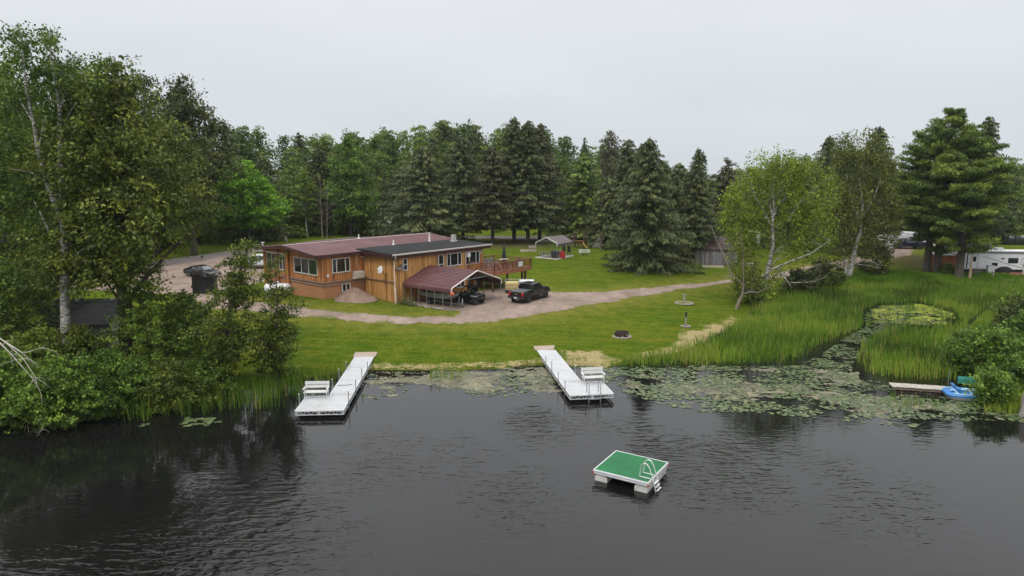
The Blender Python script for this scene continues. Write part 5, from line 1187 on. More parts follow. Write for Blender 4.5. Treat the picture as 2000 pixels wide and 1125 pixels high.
# propane tank, generator, dumpster
x, y, z = G(545, 577); t = thing('propane_tank', 'white horizontal propane tank on the grass left of the lodge', 'propane tank', (x - .1, y, z), R(2)); b = B()
prof = [(0.001, -1.5)] + [(.56 * math.sin(R(a)), -1.0 - .5 * math.cos(R(a))) for a in (20, 40, 60, 80)] + [(.56, -1), (.56, 1)] + [(.56 * math.sin(R(a)), 1.0 + .5 * math.cos(R(a))) for a in (80, 60, 40, 20)] + [(.001, 1.5)]
b.lathe(prof, 20, (0, 0, .8), 'x').build('tank', mat('tank_white', (.62, .62, .62), .35, var=.03), t, smooth=50); B().lathe([(.2, 1.3), (.2, 1.5), (.12, 1.58), (.001, 1.6)], 12).build('valve_dome', white, t, smooth=40)
for q in (-.8, .8): B().box(q - .12, q + .12, -.4, .4, -.1, .3).build('foot', conc, t)
x, y, z = G(547, 566); t = thing('generator', 'grey metal generator cabinet behind the propane tank', 'generator', (x - .3, y + 2.2, z + .1), R(2)); B().box(-.95, .95, -.45, .45, .05, 1.35).build('cabinet', mat('cabinet_grey', (.42, .43, .43), .5), t, bevel=.03); B().box(-1.0, 1.0, -.5, .5, 1.35, 1.42).build('lid', mat('cabinet_lid', (.5, .5, .49)), t); B().box(.3, .6, -.47, -.45, .6, .8).build('vent', white, t)
x, y, z = G(571, 568); t = thing('compressor_unit', 'dark air conditioning unit against the lodge corner pillar', 'air conditioner', (x + .1, y + 1.0, z), PH); B().box(-.5, .5, -.5, .5, 0, 1.15).build('cabinet', blackpl, t, bevel=.03); B().lathe([(.4, 1.15), (.4, 1.18), (.1, 1.2)], 14).build('fan_guard', darkm, t)
x, y, z = G(397, 574); t = thing('dumpster', 'black steel dumpster on the gravel in front of the black sedan', 'dumpster', (x, y + .75, z), R(10)); b = B()
dm = mat('dumpster_black', (.012, .013, .015), .5, .2, var=.35, scale=1.5, dirt=(.035, .03, .028), dirt_amt=.6)
b.extr([(-.8, .12), (.75, .12), (.75, 1.5), (-.8, 1.9)], -1.2, 1.1, 'x'); b.build('body', dm, t); b = B()
for q in (-1.2, -.45, .35, 1.02): b.box(q, q + .08, -.86, -.8, .12, 1.78)
b.box(-1.2, 1.1, -.88, -.8, 1.79, 1.9); b.build('ribs', dm, t); b = B(); b.extr([(-.88, 1.93), (.8, 1.5), (.8, 1.55), (-.88, 1.98)], -1.22, -.07, 'x'); b.build('lid', blackpl, t); b = B(); b.extr([(-.88, 1.93), (.8, 1.5), (.8, 1.55), (-.88, 1.98)], -.03, 1.12, 'x'); b.build('lid', blackpl, t)
B().box(-1.42, -1.2, -.55, .5, .7, .95).build('lift_pocket', dm, t); B().box(-1.44, -1.42, -.4, .3, .72, .86).build('label_plate', white, t)
for q in (-.9, .8): B().lathe([(.1, -.05), (.1, .05)], 10, (q, -.5, .1), 'y').build('caster', rubber, t)
# lawn stand at left, road furniture
x, y, z = G(90, 596); t = thing('tripod_stand', 'thin dark tripod stand on the grass left of the birch', 'stand', (x, y, z)); b = B()
for a in range(3): b.tube([(.45 * math.cos(a * 2.09 + .5), .45 * math.sin(a * 2.09 + .5), 0), (0, 0, 1.9)], .03, 5)
b.build('leg', darkm, t); B().tube([(0, 0, 1.1), (0, 0, .6)], .09, 8).build('kettle', darkm, t)
x, y, z = place(761, 458, 138); t = thing('road_sign', 'grey backed diamond road sign at the far side of the road', 'road sign', (x, y, z)); B().box(-.05, .05, -.03, .03, 0, 2.9).build('post', galv, t); B().extr([(0, -.55), (.55, 0), (0, .55), (-.55, 0)], -.045, -.035).build('panel', mat('sign_back', (.5, .52, .52), .5), t).location = (0, 0, 3.0)
x, y, z = place(514, 490, 99); t = thing('marker_post', 'white marker post with a slanting cable beside the road', 'post', (x, y, z)); B().tube([(0, 0, 0), (0, 0, 3.0)], .07, 8).build('post', white, t); B().tube([(0, 0, 2.75), (-4.5, .2, 2.1)], .025, 5).build('cable', galv, t); B().box(-.25, .25, -.02, .02, 2.9, 3.05).build('plate', white, t)
for v_, lb in ((380.5, 'upper overhead wire crossing in front of the forest'), (400.5, 'lower overhead wire crossing in front of the forest')):
    z0 = atY(600, v_, 116)[2]; b = B(); q = []
    for k in range(31): xx = -150 + 160 * k / 30; q.append((xx, 116 + xx * -.02, z0 + .00008 * (xx + 60) ** 2))
    b.tube(q, .028, 4); tag(b.build('power_line', blackpl), lb, 'power line')
# things under the big spruce
x, y, z = G(1252, 527); t = thing('push_mower', 'black and white yard machine under the big lawn spruce', 'mower', (x, y, z), R(20)); B().box(-.5, .5, -.3, .3, .2, .6).build('body', blackpl, t, bevel=.08); b = B(); b.tube([(-.5, -.2, .5), (-1.1, -.2, 1.1), (-1.1, .2, 1.1), (-.5, .2, .5)], .02, 5); b.build('handle', white, t)
for q in ((-.4, -.33), (.4, -.33), (-.4, .33), (.4, .33)): B().lathe([(.2, -.05), (.2, .05)], 12, (q[0], q[1], .2), 'y').build('wheel', rubber, t)
x, y, z = G(1271, 529); t = thing('white_bucket', 'pale tipped pail lying under the big lawn spruce', 'bucket', (x, y, z)); B().lathe([(.2, -.3), (.27, .3), (.24, .3), (.18, -.27)], 12, (0, 0, .26), 'x').build('pail', white, t); B().tube([(.3, -.25, .3), (.45, 0, .35), (.3, .25, .3)], .015, 4).build('handle', darkm, t)
x, y, z = G(1296, 516); t = thing('wood_stack', 'orange brown stack of cut boards right of the big lawn spruce', 'wood pile', (x + .3, y + 1, z), R(-5)); b = B()
for r_i in range(6):
    for k in range(3): b.box(-2.0 + .15 * rs.random(), 2.0 + .2 * rs.random(), -.5 + k * .34, -.2 + k * .34, .1 + r_i * .2, .27 + r_i * .2)
b.build('boards', cedar, t); B().box(-1.6, -1.4, -.5, .5, 0, .1).box(1.4, 1.6, -.5, .5, 0, .1).build('bearers', oldw, t)

# ------------------------------------------------------------------ docks, raft, benches
def local(name, label, cat, A, Bp, z, **k):
    rz = math.atan2(Bp[1] - A[1], Bp[0] - A[0]); return thing(name, label, cat, (*A, z), rz, **k), math.dist(A, Bp)
deckm = mat('dock_white', (.43, .44, .455), .5, var=.08, scale=1.4, dirt=(.26, .25, .22), dirt_amt=.55)
def dock(label, near, far, side, ext, posts, ladder=None):
    """x runs from the near outer corner towards the shore; the bench platform sticks out on the given side"""
    t, l = local('dock', label, 'dock', near, far, 0); w_ = 1.52; zt = .5
    def deckpanel(x0, x1, y0, y1):
        b = B(); nb = max(1, int(round((y1 - y0) / .15)))
        for k in range(nb):
            a = y0 + (y1 - y0) * k / nb; b.box(x0 + .02, x1 - .02, a + .006, a + (y1 - y0) / nb - .006, zt - .035, zt)
        b.build('deck_panel', deckm, t)
    n = round(l / 3.1); yy = (0, w_)
    for k in range(n): deckpanel(l * k / n, l * (k + 1) / n, *yy)
    ey = (-ext, 0) if side < 0 else (w_, w_ + ext); deckpanel(0, 2.95, *ey)
    def truss(p, q):
        b = B(); p = Vector((*p, 0)); q = Vector((*q, 0)); L_ = (q - p).length; zc, zb = zt - .03, zt - .27
        b.bar(p + Vector((0, 0, zc)), q + Vector((0, 0, zc)), .045, .07); b.bar(p + Vector((0, 0, zb)), q + Vector((0, 0, zb)), .04, .05)
        m_ = max(2, int(round(L_ / .55)))
        for k in range(m_):
            a = p.lerp(q, k / m_); c = p.lerp(q, (k + .5) / m_); d = p.lerp(q, (k + 1) / m_)
            b.bar(a + Vector((0, 0, zb)), c + Vector((0, 0, zc)), .03); b.bar(c + Vector((0, 0, zc)), d + Vector((0, 0, zb)), .03)
        for a in (p, q): b.bar(a + Vector((0, 0, zb - .02)), a + Vector((0, 0, zc)), .05)
        b.build('truss', white, t)
    outer = w_ if side < 0 else 0; inner = 0 if side < 0 else w_
    e0 = -ext if side < 0 else w_ + ext
    for k in range(n): truss((l * k / n + .03, outer), (l * (k + 1) / n - .03, outer))
    for k in range(1, n): truss((l * k / n + .03, inner), (l * (k + 1) / n - .03, inner))
    truss((.02, .02 if side < 0 else .02), (.02, w_ - .02)); truss((.02, min(0, e0) if side < 0 else w_ + .03), (.02, -.03 if side < 0 else e0)); truss((.02, e0), (2.93, e0)); truss((2.93, e0), (2.93, inner))
    for x, y, top in posts:
        b = B(); b.tube([(x, y, -1.2), (x, y, top)], .03, 8); b.build('post', galv, t); B().lathe([(.04, top), (.045, top + .05), (.001, top + .08)], 8, (x, y, 0)).build('post_cap', trimw, t)
    B().extr([(l - .1, zt + .02), (l + .9, zt + .12), (l + .9, zt + .06), (l - .1, zt - .05)], -.15, w_ + .15).build('ramp', mat('ramp_wood', (.3, .24, .19), .85, var=.3, scale=3, stretch=(8, 1, 1)), t)
    if ladder:
        y0, y1 = ladder; b = B()
        for y in (y0, y1): b.tube([(.5, y, zt), (.5, y, 1.15), (.35, y, 1.32), (.0, y, 1.3), (-.1, y, 1.15), (-.1, y, -.8)], .03, 7)
        for z in (-.05, .22): b.box(-.17, -.03, y0, y1, z - .02, z + .02)
        b.build('ladder', galv, t, smooth=40)
    return t, l, zt
nearL, farL = (-12.16, 41.2), (-12.83, 54.17)
tA, lA, zt = dock('white sectional dock on the left beside the reeds', (-12.2, 41.2), (-12.85, 54.2), 1, 1.5,
              [(.9, .0, 1.15), (3.2, -.04, 1.15), (5.3, -.04, 1.2), (8.3, -.04, 1.0), (2.5, 3.06, 1.15), (5.2, 1.56, 1.2), (7.7, 1.56, 1.2), (10, 1.56, 1.05)]) if False else (None, 0, 0)
# both docks are laid with x pointing to the shore and y to the left (seen from the water)
tA, lA, zt = dock('white sectional dock on the left beside the reeds', (-10.64, 41.2), (-11.3, 54.2), 1, 1.5,
              [(1.6, -.04, 1.2), (4.3, -.04, 1.15), (6.8, -.04, 1.25), (9.4, -.04, 1.0), (1.3, 3.06, 1.15), (4.3, 1.56, 1.2), (6.6, 1.56, 1.25), (9.3, 1.56, 1.05)])
tB, lB, zt = dock('white sectional dock on the right with the swim ladder', (5.42, 44.3), (3.62, 56.4), -1, 1.5,
              [(1.4, 1.56, 1.1), (3.6, 1.56, 1.1), (5.9, 1.56, 1.25), (8.2, 1.56, 1.0), (2.6, -1.55, 1.1), (4.9, -.04, 1.1), (7.4, -.04, 1.15), (9.6, -.04, 1.0)], ladder=(-.55, .25))
def dbench(label, loc, rz):
    t = thing('bench', label, 'bench', loc, rz); wm = trimw
    for k in (0, 1, 2): B().box(-.78, .78, -.28 + k * .17, -.13 + k * .17, .43, .47).build('seat', wm, t) if k == 0 else None
    b = B(); b.box(-.78, .78, -.1, .05, .43, .47); b.box(-.78, .78, .08, .23, .43, .47); b.build('seat', wm, t)
    for z in (.6, .84): B().extr([(.25 + z * .12, z), (.29 + z * .12, z), (.31 + z * .12, z + .19), (.27 + z * .12, z + .19)], -.8, .8, 'x').build('back_slat', wm, t)
    for s_ in (-1, 1):
        b = B(); x = s_ * .72; b.tube([(x, -.25, 0), (x, -.25, .45)], .025, 6); b.tube([(x, .2, 0), (x, .27, .45), (x, .42, 1.05)], .025, 6); b.tube([(x, -.25, .02), (x, .2, .02)], .025, 6); b.build('leg', trimw, t)
        b = B(); b.box(x - .05 + s_ * .05, x + .05 + s_ * .05, -.3, .32, .66, .7); b.tube([(x, -.25, .45), (x, -.25, .66)], .022, 6); b.build('armrest', wm, t)
    return t
def dk(t, x, y): m_ = t.matrix_basis if False else Matrix.Translation(t.location) @ Matrix.Rotation(t.rotation_euler.z, 4, 'Z'); q = m_ @ Vector((x, y, 0)); return (q.x, q.y)
dbench('white slatted bench on the left dock platform', (*dk(tA, 2.55, 2.25), zt), tA.rotation_euler.z - R(90)); dbench('white slatted bench on the right dock platform', (*dk(tB, 2.55, -.75), zt), tB.rotation_euler.z - R(90))
q0 = dk(tA, 5.2, .9); b = B(); b.tube([(-.5, 0, .02), (-.2, .02, .03), (.1, -.03, .02), (.5, .03, .03)], .018, 5); tag(b.build('stick', barkd, loc=(*q0, zt), rz=.2), 'thin dark stick lying across the left dock', 'stick')
# swim raft
rc = (6.07, 32.75); t = thing('swim_raft', 'square swim raft with green carpet and a white frame on the lake', 'swim raft', (*rc, 0), math.atan2(33.27 - 30.9, 8.09 - 6.61) - R(90))
hx, hy = 1.46, 1.42; zt2 = .56
carpet = mat('green_carpet', (.012, .115, .04), .95, var=.18, scale=1.3, bump=.3, bscale=60, dirt=(.02, .08, .035), dirt_amt=.6)
B().box(-hx + .06, hx - .06, -hy + .06, hy - .06, zt2 - .04, zt2).build('carpet', carpet, t)
b = B()
for a in ((-hx, hx, -hy, -hy + .06), (-hx, hx, hy - .06, hy), (-hx, -hx + .06, -hy + .06, hy - .06), (hx - .06, hx, -hy + .06, hy - .06)): b.box(*a, zt2 - .2, zt2 + .012)
b.box(-hx - .02, hx + .02, -hy - .025, -hy - .003, zt2 - .06, zt2 - .02); b.box(-hx - .02, hx + .02, -hy - .025, -hy - .003, zt2 - .17, zt2 - .13); b.build('frame', white, t, bevel=.01)
pont = mat('foam_float', (.5, .49, .45), .8, var=.2, scale=2, dirt=(.2, .17, .11), dirt_amt=.7)
for x in (-1.05, 1.05): b = B(); b.extr([(x - .33, -.35), (x + .33, -.35), (x + .33, .2), (x + .24, .36), (x - .24, .36), (x - .33, .2)], -hy + .04, hy - .04); b.build('float', pont, t, bevel=.03)
b = B()
for y in (-1.0, -.5): b.tube([(hx - .62, y, zt2 + .02), (hx - .62, y, zt2 + .1), (hx - .56, y, zt2 + .62), (hx - .42, y, zt2 + .76), (hx - .26, y, zt2 + .74), (hx - .12, y, zt2 + .55), (hx + .1, y, zt2 - .05), (hx + .34, y, -.55)], .028, 7); b.tube([(hx - .62, y, zt2 + .04), (hx - .05, y, zt2 + .04)], .025, 6)
for k in range(3): f = .2 + .28 * k; xx = hx + .1 + .24 * f; zz = zt2 - .05 - .6 * f; b.box(xx - .05, xx + .05, -1.0, -.5, zz - .015, zz + .015)
b.build('ladder', mat('ladder_aluminium', (.62, .63, .63), .35, .4), t, smooth=40)
for x, y in ((-hx, -hy), (hx, -hy), (hx, hy)): b = B(); b.tube([(x, y - .02, zt2 - .12), (x, y - .08, zt2 - .12)], .045, 8); b.build('reflector', redl, t)
# old plank dock, pole, pedal boat, canoes, stump
t = thing('old_dock', 'weathered grey plank dock among the lily pads at the right', 'dock', (*at(1800, 768), 0), R(-4)); pA = at(1742, 762); pB = at(1856, 770); l = math.dist(pA, pB); t.location = (*pA, 0); t.rotation_euler.z = math.atan2(pB[1] - pA[1], pB[0] - pA[0]); n = 24
b = B()
for k in range(n): dz = .02 * rs.random(); b.box(l * k / n + .01, l * (k + 1) / n - .015, .0 - .04 * rs.random(), .95 + .05 * rs.random(), .24 + dz, .28 + dz)
b.build('planks', mat('silver_planks', (.36, .33, .29), .85, var=.4, scale=2.5, stretch=(6, 1, 1), bump=.3), t); B().box(0, l, .04, .1, .06, .235).box(0, l, .84, .9, .06, .235).build('beams', oldw, t)
for x in (.15, l / 2, l - .3):
    for y in (.07, .87): B().tube([(x, y, -.8), (x, y, .2)], .06, 7).build('pile', oldw, t)
x, y = at(1850, 761); tag(B().tube([(0, 0, -.5), (.02, 0, 1.5)], .022, 6).build('pole', galv, loc=(x, y, 0)), 'thin pole standing at the end of the old plank dock', 'pole')
x, y = at(1886, 776); t = thing('pedal_boat', 'blue two seat pedal boat beached at the right bank', 'pedal boat', (x, y, 0.02), R(-14)); t.scale = (1.15, 1.15, 1.0); blu = mat('boat_blue', (.025, .16, .42), .4, var=.15, scale=1.5, dirt=(.2, .3, .42), dirt_amt=.5); lblu = mat('boat_pale_blue', (.32, .52, .68), .45, var=.15)
def outline(k, zz, s_=1.0): return [(x_ * k * s_, y_ * k, zz) for x_, y_ in ((-1.15, -.45), (-1.0, -.72), (-.3, -.82), (.6, -.8), (1.05, -.6), (1.2, 0), (1.05, .6), (.6, .8), (-.3, .82), (-1.0, .72), (-1.15, .45))]
B().loft([outline(.86, -.1), outline(.97, .12), outline(1.0, .2)]).build('hull', white, t, smooth=30); B().loft([outline(1.02, .2), outline(1.02, .28), outline(.95, .36)]).build('deck_shell', blu, t, smooth=30)
b = B()
for y_ in (-.38, .38): b.extr([(-.55, .36), (.0, .36), (-.02, .44), (-.4, .44), (-.56, .78), (-.68, .76), (-.6, .36)], y_ - .27, y_ + .27)
b.build('seat', blu, t, bevel=.04)
b = B()
for pts in ([(-.9, -.62, .4), (-.2, -.68, .38), (.6, -.66, .38), (.98, -.4, .38), (1.05, 0, .38), (.98, .4, .38), (.6, .66, .38), (-.2, .68, .38), (-.9, .62, .4)], [(.1, -.65, .39), (.15, 0, .44), (.1, .65, .39)], [(-.9, 0, .42), (-.2, 0, .5), (1.0, 0, .42)], [(-.65, -.65, .42), (-.7, 0, .5), (-.65, .65, .42)]): b.tube(pts, .05, 6)
b.build('rim', lblu, t, smooth=50); B().box(.3, .45, -.5, -.15, .37, .5).box(.3, .45, .15, .5, .37, .5).build('pedal', blackpl, t)
teal = mat('canoe_teal', (.02, .19, .16), .45, var=.15, scale=1.2, dirt=(.1, .2, .17), dirt_amt=.4)
def canoe(label, loc, rz, l_):
    t = thing('canoe', label, 'canoe', loc, rz); rings = []
    for k in range(11):
        f = -1 + 2 * k / 10; w_ = .44 * math.sqrt(max(.004, 1 - abs(f) ** 2.2)); h_ = .42 + .12 * f * f
        rings.append([(f * l_ / 2, w_ * math.cos(R(a)), h_ * math.sin(R(a)) * (1 if abs(math.cos(R(a))) < .99 else 0)) for a in range(0, 181, 20)])
    B().loft(rings).build('hull', teal, t, smooth=50); b = B(); b.tube([(r_i[0][0], r_i[0][1], .02) for r_i in rings], .03, 5); b.tube([(r_i[-1][0], r_i[-1][1], .02) for r_i in rings], .03, 5); b.build('gunwale', mat('teal_dark', (.012, .08, .07)), t)
x, y = at(1908, 752); canoe('upturned teal canoe behind the blue pedal boat', (x + .3, y + .2, .15), R(8), 3.6); x, y = at(1999, 748); canoe('upturned teal canoe cut by the right edge', (x + .4, y, .3), R(20), 4.2)
x, y = at(1998, 812); b = B(); b.tube([(0, 0, -.3), (.02, 0, .3), (.08, .05, .9), (.12, .05, 1.5), (.1, .1, 1.75)], [.42, .34, .3, .26, .12], 10); b.v = [(q[0] + .04 * rs.standard_normal(), q[1] + .04 * rs.standard_normal(), q[2] + .05 * rs.standard_normal()) for q in b.v]; tag(b.build('tree_stump', grayw, loc=(x + .15, y, .05), smooth=60), 'grey broken tree stump standing at the right edge of the water', 'stump')

# ------------------------------------------------------------------ vehicles
def wheel(t, x, y, r, w_, rm, spokes=6):
    s_ = 1 if y > 0 else -1
    ty = B().lathe([(r * .62, -w_ / 2), (r * .9, -w_ / 2), (r, -w_ * .36), (r, w_ * .36), (r * .9, w_ / 2), (r * .62, w_ / 2)], 22, (x, y, r), 'y').build('wheel', rubber, t, smooth=40)
    b = B(); b.lathe([(r * .64, -w_ * .3), (r * .64, w_ * .3)], 18, (x, y + s_ * .01, r), 'y')
    for k in range(spokes): a = k / spokes * 6.283; b.bar((x, y + s_ * (w_ / 2 - .02), r), (x + r * .6 * math.cos(a), y + s_ * (w_ / 2 - .03), r + r * .6 * math.sin(a)), .07, .05)
    b.lathe([(r * .16, -.02), (r * .16, .03)], 10, (x, y + s_ * (w_ / 2 - .01), r), 'y'); b.build('rim', rm, ty)
def body(t, name, st, m, smooth=28, bevel=0):
    """st: (x, z_bottom, z_waist, z_top, half width bottom, half width waist, half width top)"""
    rings = []
    for x, zb, zw, zt_, wb, ww, wt in st:
        rings.append([(x, -wb, zb), (x, -ww, zb + .12), (x, -ww, zw), (x, -wt, zt_), (x, -wt * .5, zt_ + .025), (x, 0, zt_ + .035), (x, wt * .5, zt_ + .025), (x, wt, zt_), (x, ww, zw), (x, ww, zb + .12), (x, wb, zb)])
    return B().loft(rings).build(name, m, t, smooth=smooth, bevel=bevel)
def arch(t, xs_, y, r, m):
    for x in xs_:
        for s_ in (-1, 1): B().lathe([(r, -.02), (r, .0), (r * .55, .002)], 20, (x, s_ * y, r * .9), 'y').build('wheel_arch_shade', m, t)  # black disc puts the wheel opening's shade on the uncut body side
def pickup(label, loc, rz, paint, dark, plate=True, cover=True):
    t = thing('pickup_truck', label, 'pickup truck', loc, rz); L_ = 2.9                            # front at +x
    body(t, 'body', [(-2.9, .6, .95, 1.18, .8, .93, .9), (-2.8, .52, 1.0, 1.24, .86, .98, .94), (-1.0, .5, 1.0, 1.24, .88, 1.0, .95), (.9, .5, 1.0, 1.22, .88, 1.0, .95), (1.2, .5, 1.0, 1.2, .88, 1.0, .93), (2.5, .52, .95, 1.15, .88, .99, .88), (2.82, .55, .9, 1.06, .82, .93, .8), (2.9, .6, .85, .95, .76, .86, .72)], paint)
    cab = B(); cab.loft([[(-.95, -.9, 1.2), (-.95, .9, 1.2), (-.8, .72, 1.82), (-.8, -.72, 1.82)], [(1.35, -.9, 1.18), (1.35, .9, 1.18), (.62, .7, 1.84), (.62, -.7, 1.84)]]); cab.build('window', glass, t)
    rf2 = B(); rf2.loft([[(-.9, -.76, 1.8), (-.9, .76, 1.8), (-.86, .6, 1.9), (-.86, -.6, 1.9)], [(.7, -.74, 1.81), (.7, .74, 1.81), (.55, .58, 1.91), (.55, -.58, 1.91)]]); rf2.build('cab_roof', paint, t, smooth=30)
    b = B()
    for s_ in (-1, 1):
        b.bar((-.97, s_ * .91, 1.18), (-.84, s_ * .73, 1.84), .1, .09); b.bar((.22, s_ * .915, 1.18), (.16, s_ * .745, 1.84), .08, .05); b.bar((1.38, s_ * .9, 1.17), (.66, s_ * .72, 1.84), .08, .07)
    b.build('pillar', paint, t)
    if cover: B().box(-2.75, -1.02, -.82, .82, 1.235, 1.285).build('bed_cover', mat('bed_vinyl', (.05, .052, .055), .55), t, bevel=.02)
    else:
        b = B(); b.box(-2.75, -1.05, -.78, .78, 1.2, 1.279); b.build('bed_floor', darkm, t)
    B().box(-3.06, -2.86, -.96, .96, .52, .74).build('bumper', dark, t, bevel=.03); B().box(2.85, 3.02, -.92, .92, .5, .74).build('bumper', dark, t, bevel=.03); B().box(2.87, 2.95, -.62, .62, .74, 1.0).build('grille', dark, t)
    for s_ in (-1, 1):
        B().box(-2.94, -2.76, s_ * .8 - .14, s_ * .8 + .14, .82, 1.18).build('taillight', redl, t, bevel=.02); B().box(2.68, 2.93, s_ * .76 - .14, s_ * .76 + .14, .82, 1.0).build('headlight', chrome, t); B().box(.95, 1.13, s_ * 1.06 - .12, s_ * 1.06 + .12, 1.16, 1.4).build('mirror', dark, t, bevel=.02)
        for x0, x1 in ((-.9, .18), (.24, 1.3)):
            dd = B(); dd.box(x0, x1, s_ * .992, s_ * 1.004 if s_ > 0 else s_ * .992 - .012, .6, 1.14); dd = dd.build('door', paint, t); B().box(x0 + .1, x0 + .34, min(s_ * 1.004, s_ * 1.03), max(s_ * 1.004, s_ * 1.03), 1.0, 1.05).build('handle', dark, dd)
        B().box(-1.0, 1.3, min(s_ * .92, s_ * 1.06), max(s_ * .92, s_ * 1.06), .38, .46).build('side_step', dark, t)
    if plate:
        B().box(-3.075, -3.062, -.2, .16, .55, .72).build('number_plate', white, t); b = B(); b.lathe([(.05, 0), (.05, .06)], 8, (-3.1, 0, .42)); b.build('tow_hitch', chrome, t); B().box(-2.935, -2.925, -.12, .12, .98, 1.06).build('badge', chrome, t)
    arch(t, (-1.85, 1.85), .99, .46, rubber)
    for x in (-1.85, 1.85):
        for y in (-.88, .88): wheel(t, x, y, .41, .28, galv if not cover else darkm)
    return t
r1 = G(1034, 592); r2 = G(1065, 582.5); ang_ = math.atan2(r2[1] - r1[1], r2[0] - r1[0])
cx_ = (r1[0] + r2[0]) / 2; cy_ = (r1[1] + r2[1]) / 2; nx_, ny_ = -math.sin(ang_), math.cos(ang_)
pickup('black crew cab pickup truck parked right of the carport', (cx_ + nx_ * .95, cy_ + ny_ * .95, h1(cx_, cy_) + .04), ang_, blackp, blackpl)
x, y, z = G(507, 525); pickup('white pickup truck parked behind the leaves at the left of the lodge', (x - .3, y + .6, z + .02), R(4), mat('silver_paint', (.62, .64, .66), .3, .1, var=.05), blackpl, plate=False, cover=False)
def sedan(label, loc, rz, paint):
    t = thing('sedan_car', label, 'car', loc, rz)
    body(t, 'body', [(-2.45, .42, .7, .88, .7, .8, .72), (-2.3, .32, .75, .98, .8, .9, .8), (-1.2, .24, .78, 1.0, .84, .93, .84), (.6, .22, .75, .98, .84, .93, .84), (1.0, .24, .72, .93, .84, .93, .82), (2.0, .28, .62, .78, .82, .9, .72), (2.35, .34, .55, .66, .72, .82, .6), (2.45, .4, .5, .56, .62, .72, .5)], paint, 35)
    B().loft([[(-2.0, -.74, .97), (-2.0, .74, .97), (-1.9, .7, 1.0), (-1.9, -.7, 1.0)], [(-1.0, -.78, .98), (-1.0, .78, .98), (-.95, .56, 1.38), (-.95, -.56, 1.38)], [(-.1, -.78, .98), (-.1, .78, .98), (-.1, .57, 1.43), (-.1, -.57, 1.43)], [(1.15, -.76, .92), (1.15, .76, .92), (.5, .55, 1.38), (.5, -.55, 1.38)]]).build('window', glass, t)
    w2 = B(); w2.add([(1.12, -.68, .955), (1.12, .68, .955), (.53, .52, 1.375), (.53, -.52, 1.375)], [(0, 1, 2, 3)]); w2.v = [(x + .015, y, z + .015) for x, y, z in w2.v]; w2.build('windscreen', mat('pale_windscreen', (.06, .07, .075), .04, spec=1.0), t)
    B().loft([[(-1.05, -.57, 1.36), (-1.05, .57, 1.36), (-1.05, .4, 1.39), (-1.05, -.4, 1.39)], [(-.2, -.6, 1.42), (-.2, .6, 1.42), (-.2, .45, 1.46), (-.2, -.45, 1.46)], [(.52, -.56, 1.38), (.52, .56, 1.38), (.52, .42, 1.41), (.52, -.42, 1.41)]]).build('roof', paint, t, smooth=40)
    b = B()
    for s_ in (-1, 1):
        b.bar((1.18, s_ * .78, .94), (.52, s_ * .57, 1.4), .06); b.bar((-.15, s_ * .8, .97), (-.15, s_ * .6, 1.42), .07, .04); b.tube([(-1.98, s_ * .75, .98), (-1.0, s_ * .59, 1.38), (-.1, s_ * .61, 1.44), (.52, s_ * .58, 1.39)], .03, 5)
    b.build('pillar', paint, t)
    for s_ in (-1, 1):
        B().box(2.1, 2.36, s_ * .68 - .13, s_ * .68 + .13, .6, .7).build('headlight', chrome, t); B().box(-2.46, -2.3, s_ * .68 - .16, s_ * .68 + .16, .74, .9).build('taillight', redl, t); B().box(.75, .92, s_ * .98 - .1, s_ * .98 + .1, .95, 1.08).build('mirror', paint, t, bevel=.02)
        for x0, x1 in ((-1.15, -.18), (-.12, .95)):
            dd = B().box(x0, x1, min(s_ * .925, s_ * .937), max(s_ * .925, s_ * .937), .35, .86).build('door', paint, t); B().box(x0 + .08, x0 + .28, min(s_ * .937, s_ * .955), max(s_ * .937, s_ * .955), .76, .8).build('handle', chrome, dd)
    B().box(2.3, 2.5, -.7, .7, .3, .46).build('bumper', blackpl, t); B().box(2.5, 2.515, -.24, .24, .36, .5).build('number_plate', white, t)
    arch(t, (-1.42, 1.45), .92, .37, rubber)
    for x in (-1.42, 1.45):
        for y in (-.82, .82): wheel(t, x, y, .33, .22, chrome, 5)
x, y, z = G(394, 541); sedan('black sedan parked on the gravel behind the dumpster', (x, y + .3, z + .03), R(-24), blackp)
# side by side utility vehicle under the carport front
x, y, z = G(915, 596); t = thing('utility_vehicle', 'black off road utility vehicle at the mouth of the carport', 'utility vehicle', (x + .1, y + .9, z + .02), PH + R(98)); um_ = mat('utv_black', (.012, .012, .013), .35, var=.2)
body(t, 'body', [(-1.55, .6, .8, 1.0, .55, .66, .6), (-1.4, .5, .85, 1.08, .6, .72, .68), (-.5, .42, .85, 1.08, .62, .74, .7), (-.4, .36, .7, .8, .62, .74, .7), (.6, .36, .7, .8, .62, .74, .7), (.75, .45, .85, 1.1, .62, .72, .66), (1.4, .55, .8, .98, .5, .62, .5), (1.6, .6, .75, .85, .42, .5, .4)], um_)
b = B()
for s_ in (-1, 1): b.tube([(.85, s_ * .66, 1.05), (.3, s_ * .58, 1.86), (-.5, s_ * .58, 1.86), (-.75, s_ * .64, 1.05)], .04, 7); b.tube([(-.5, s_ * .58, 1.86), (-1.45, s_ * .6, 1.1)], .03, 6); b.tube([(-.15, s_ * .62, .85), (-.15, s_ * .58, 1.86)], .035, 6)
for xx in (.3, -.5): b.tube([(xx, -.58, 1.86), (xx, .58, 1.86)], .04, 7)
b.build('roll_cage', um_, t, smooth=50); B().box(-.55, .35, -.6, .6, 1.88, 1.94).build('roof', um_, t, bevel=.03); B().box(-.62, -.56, -.55, .55, 1.2, 1.8).build('rear_screen', glass, t)
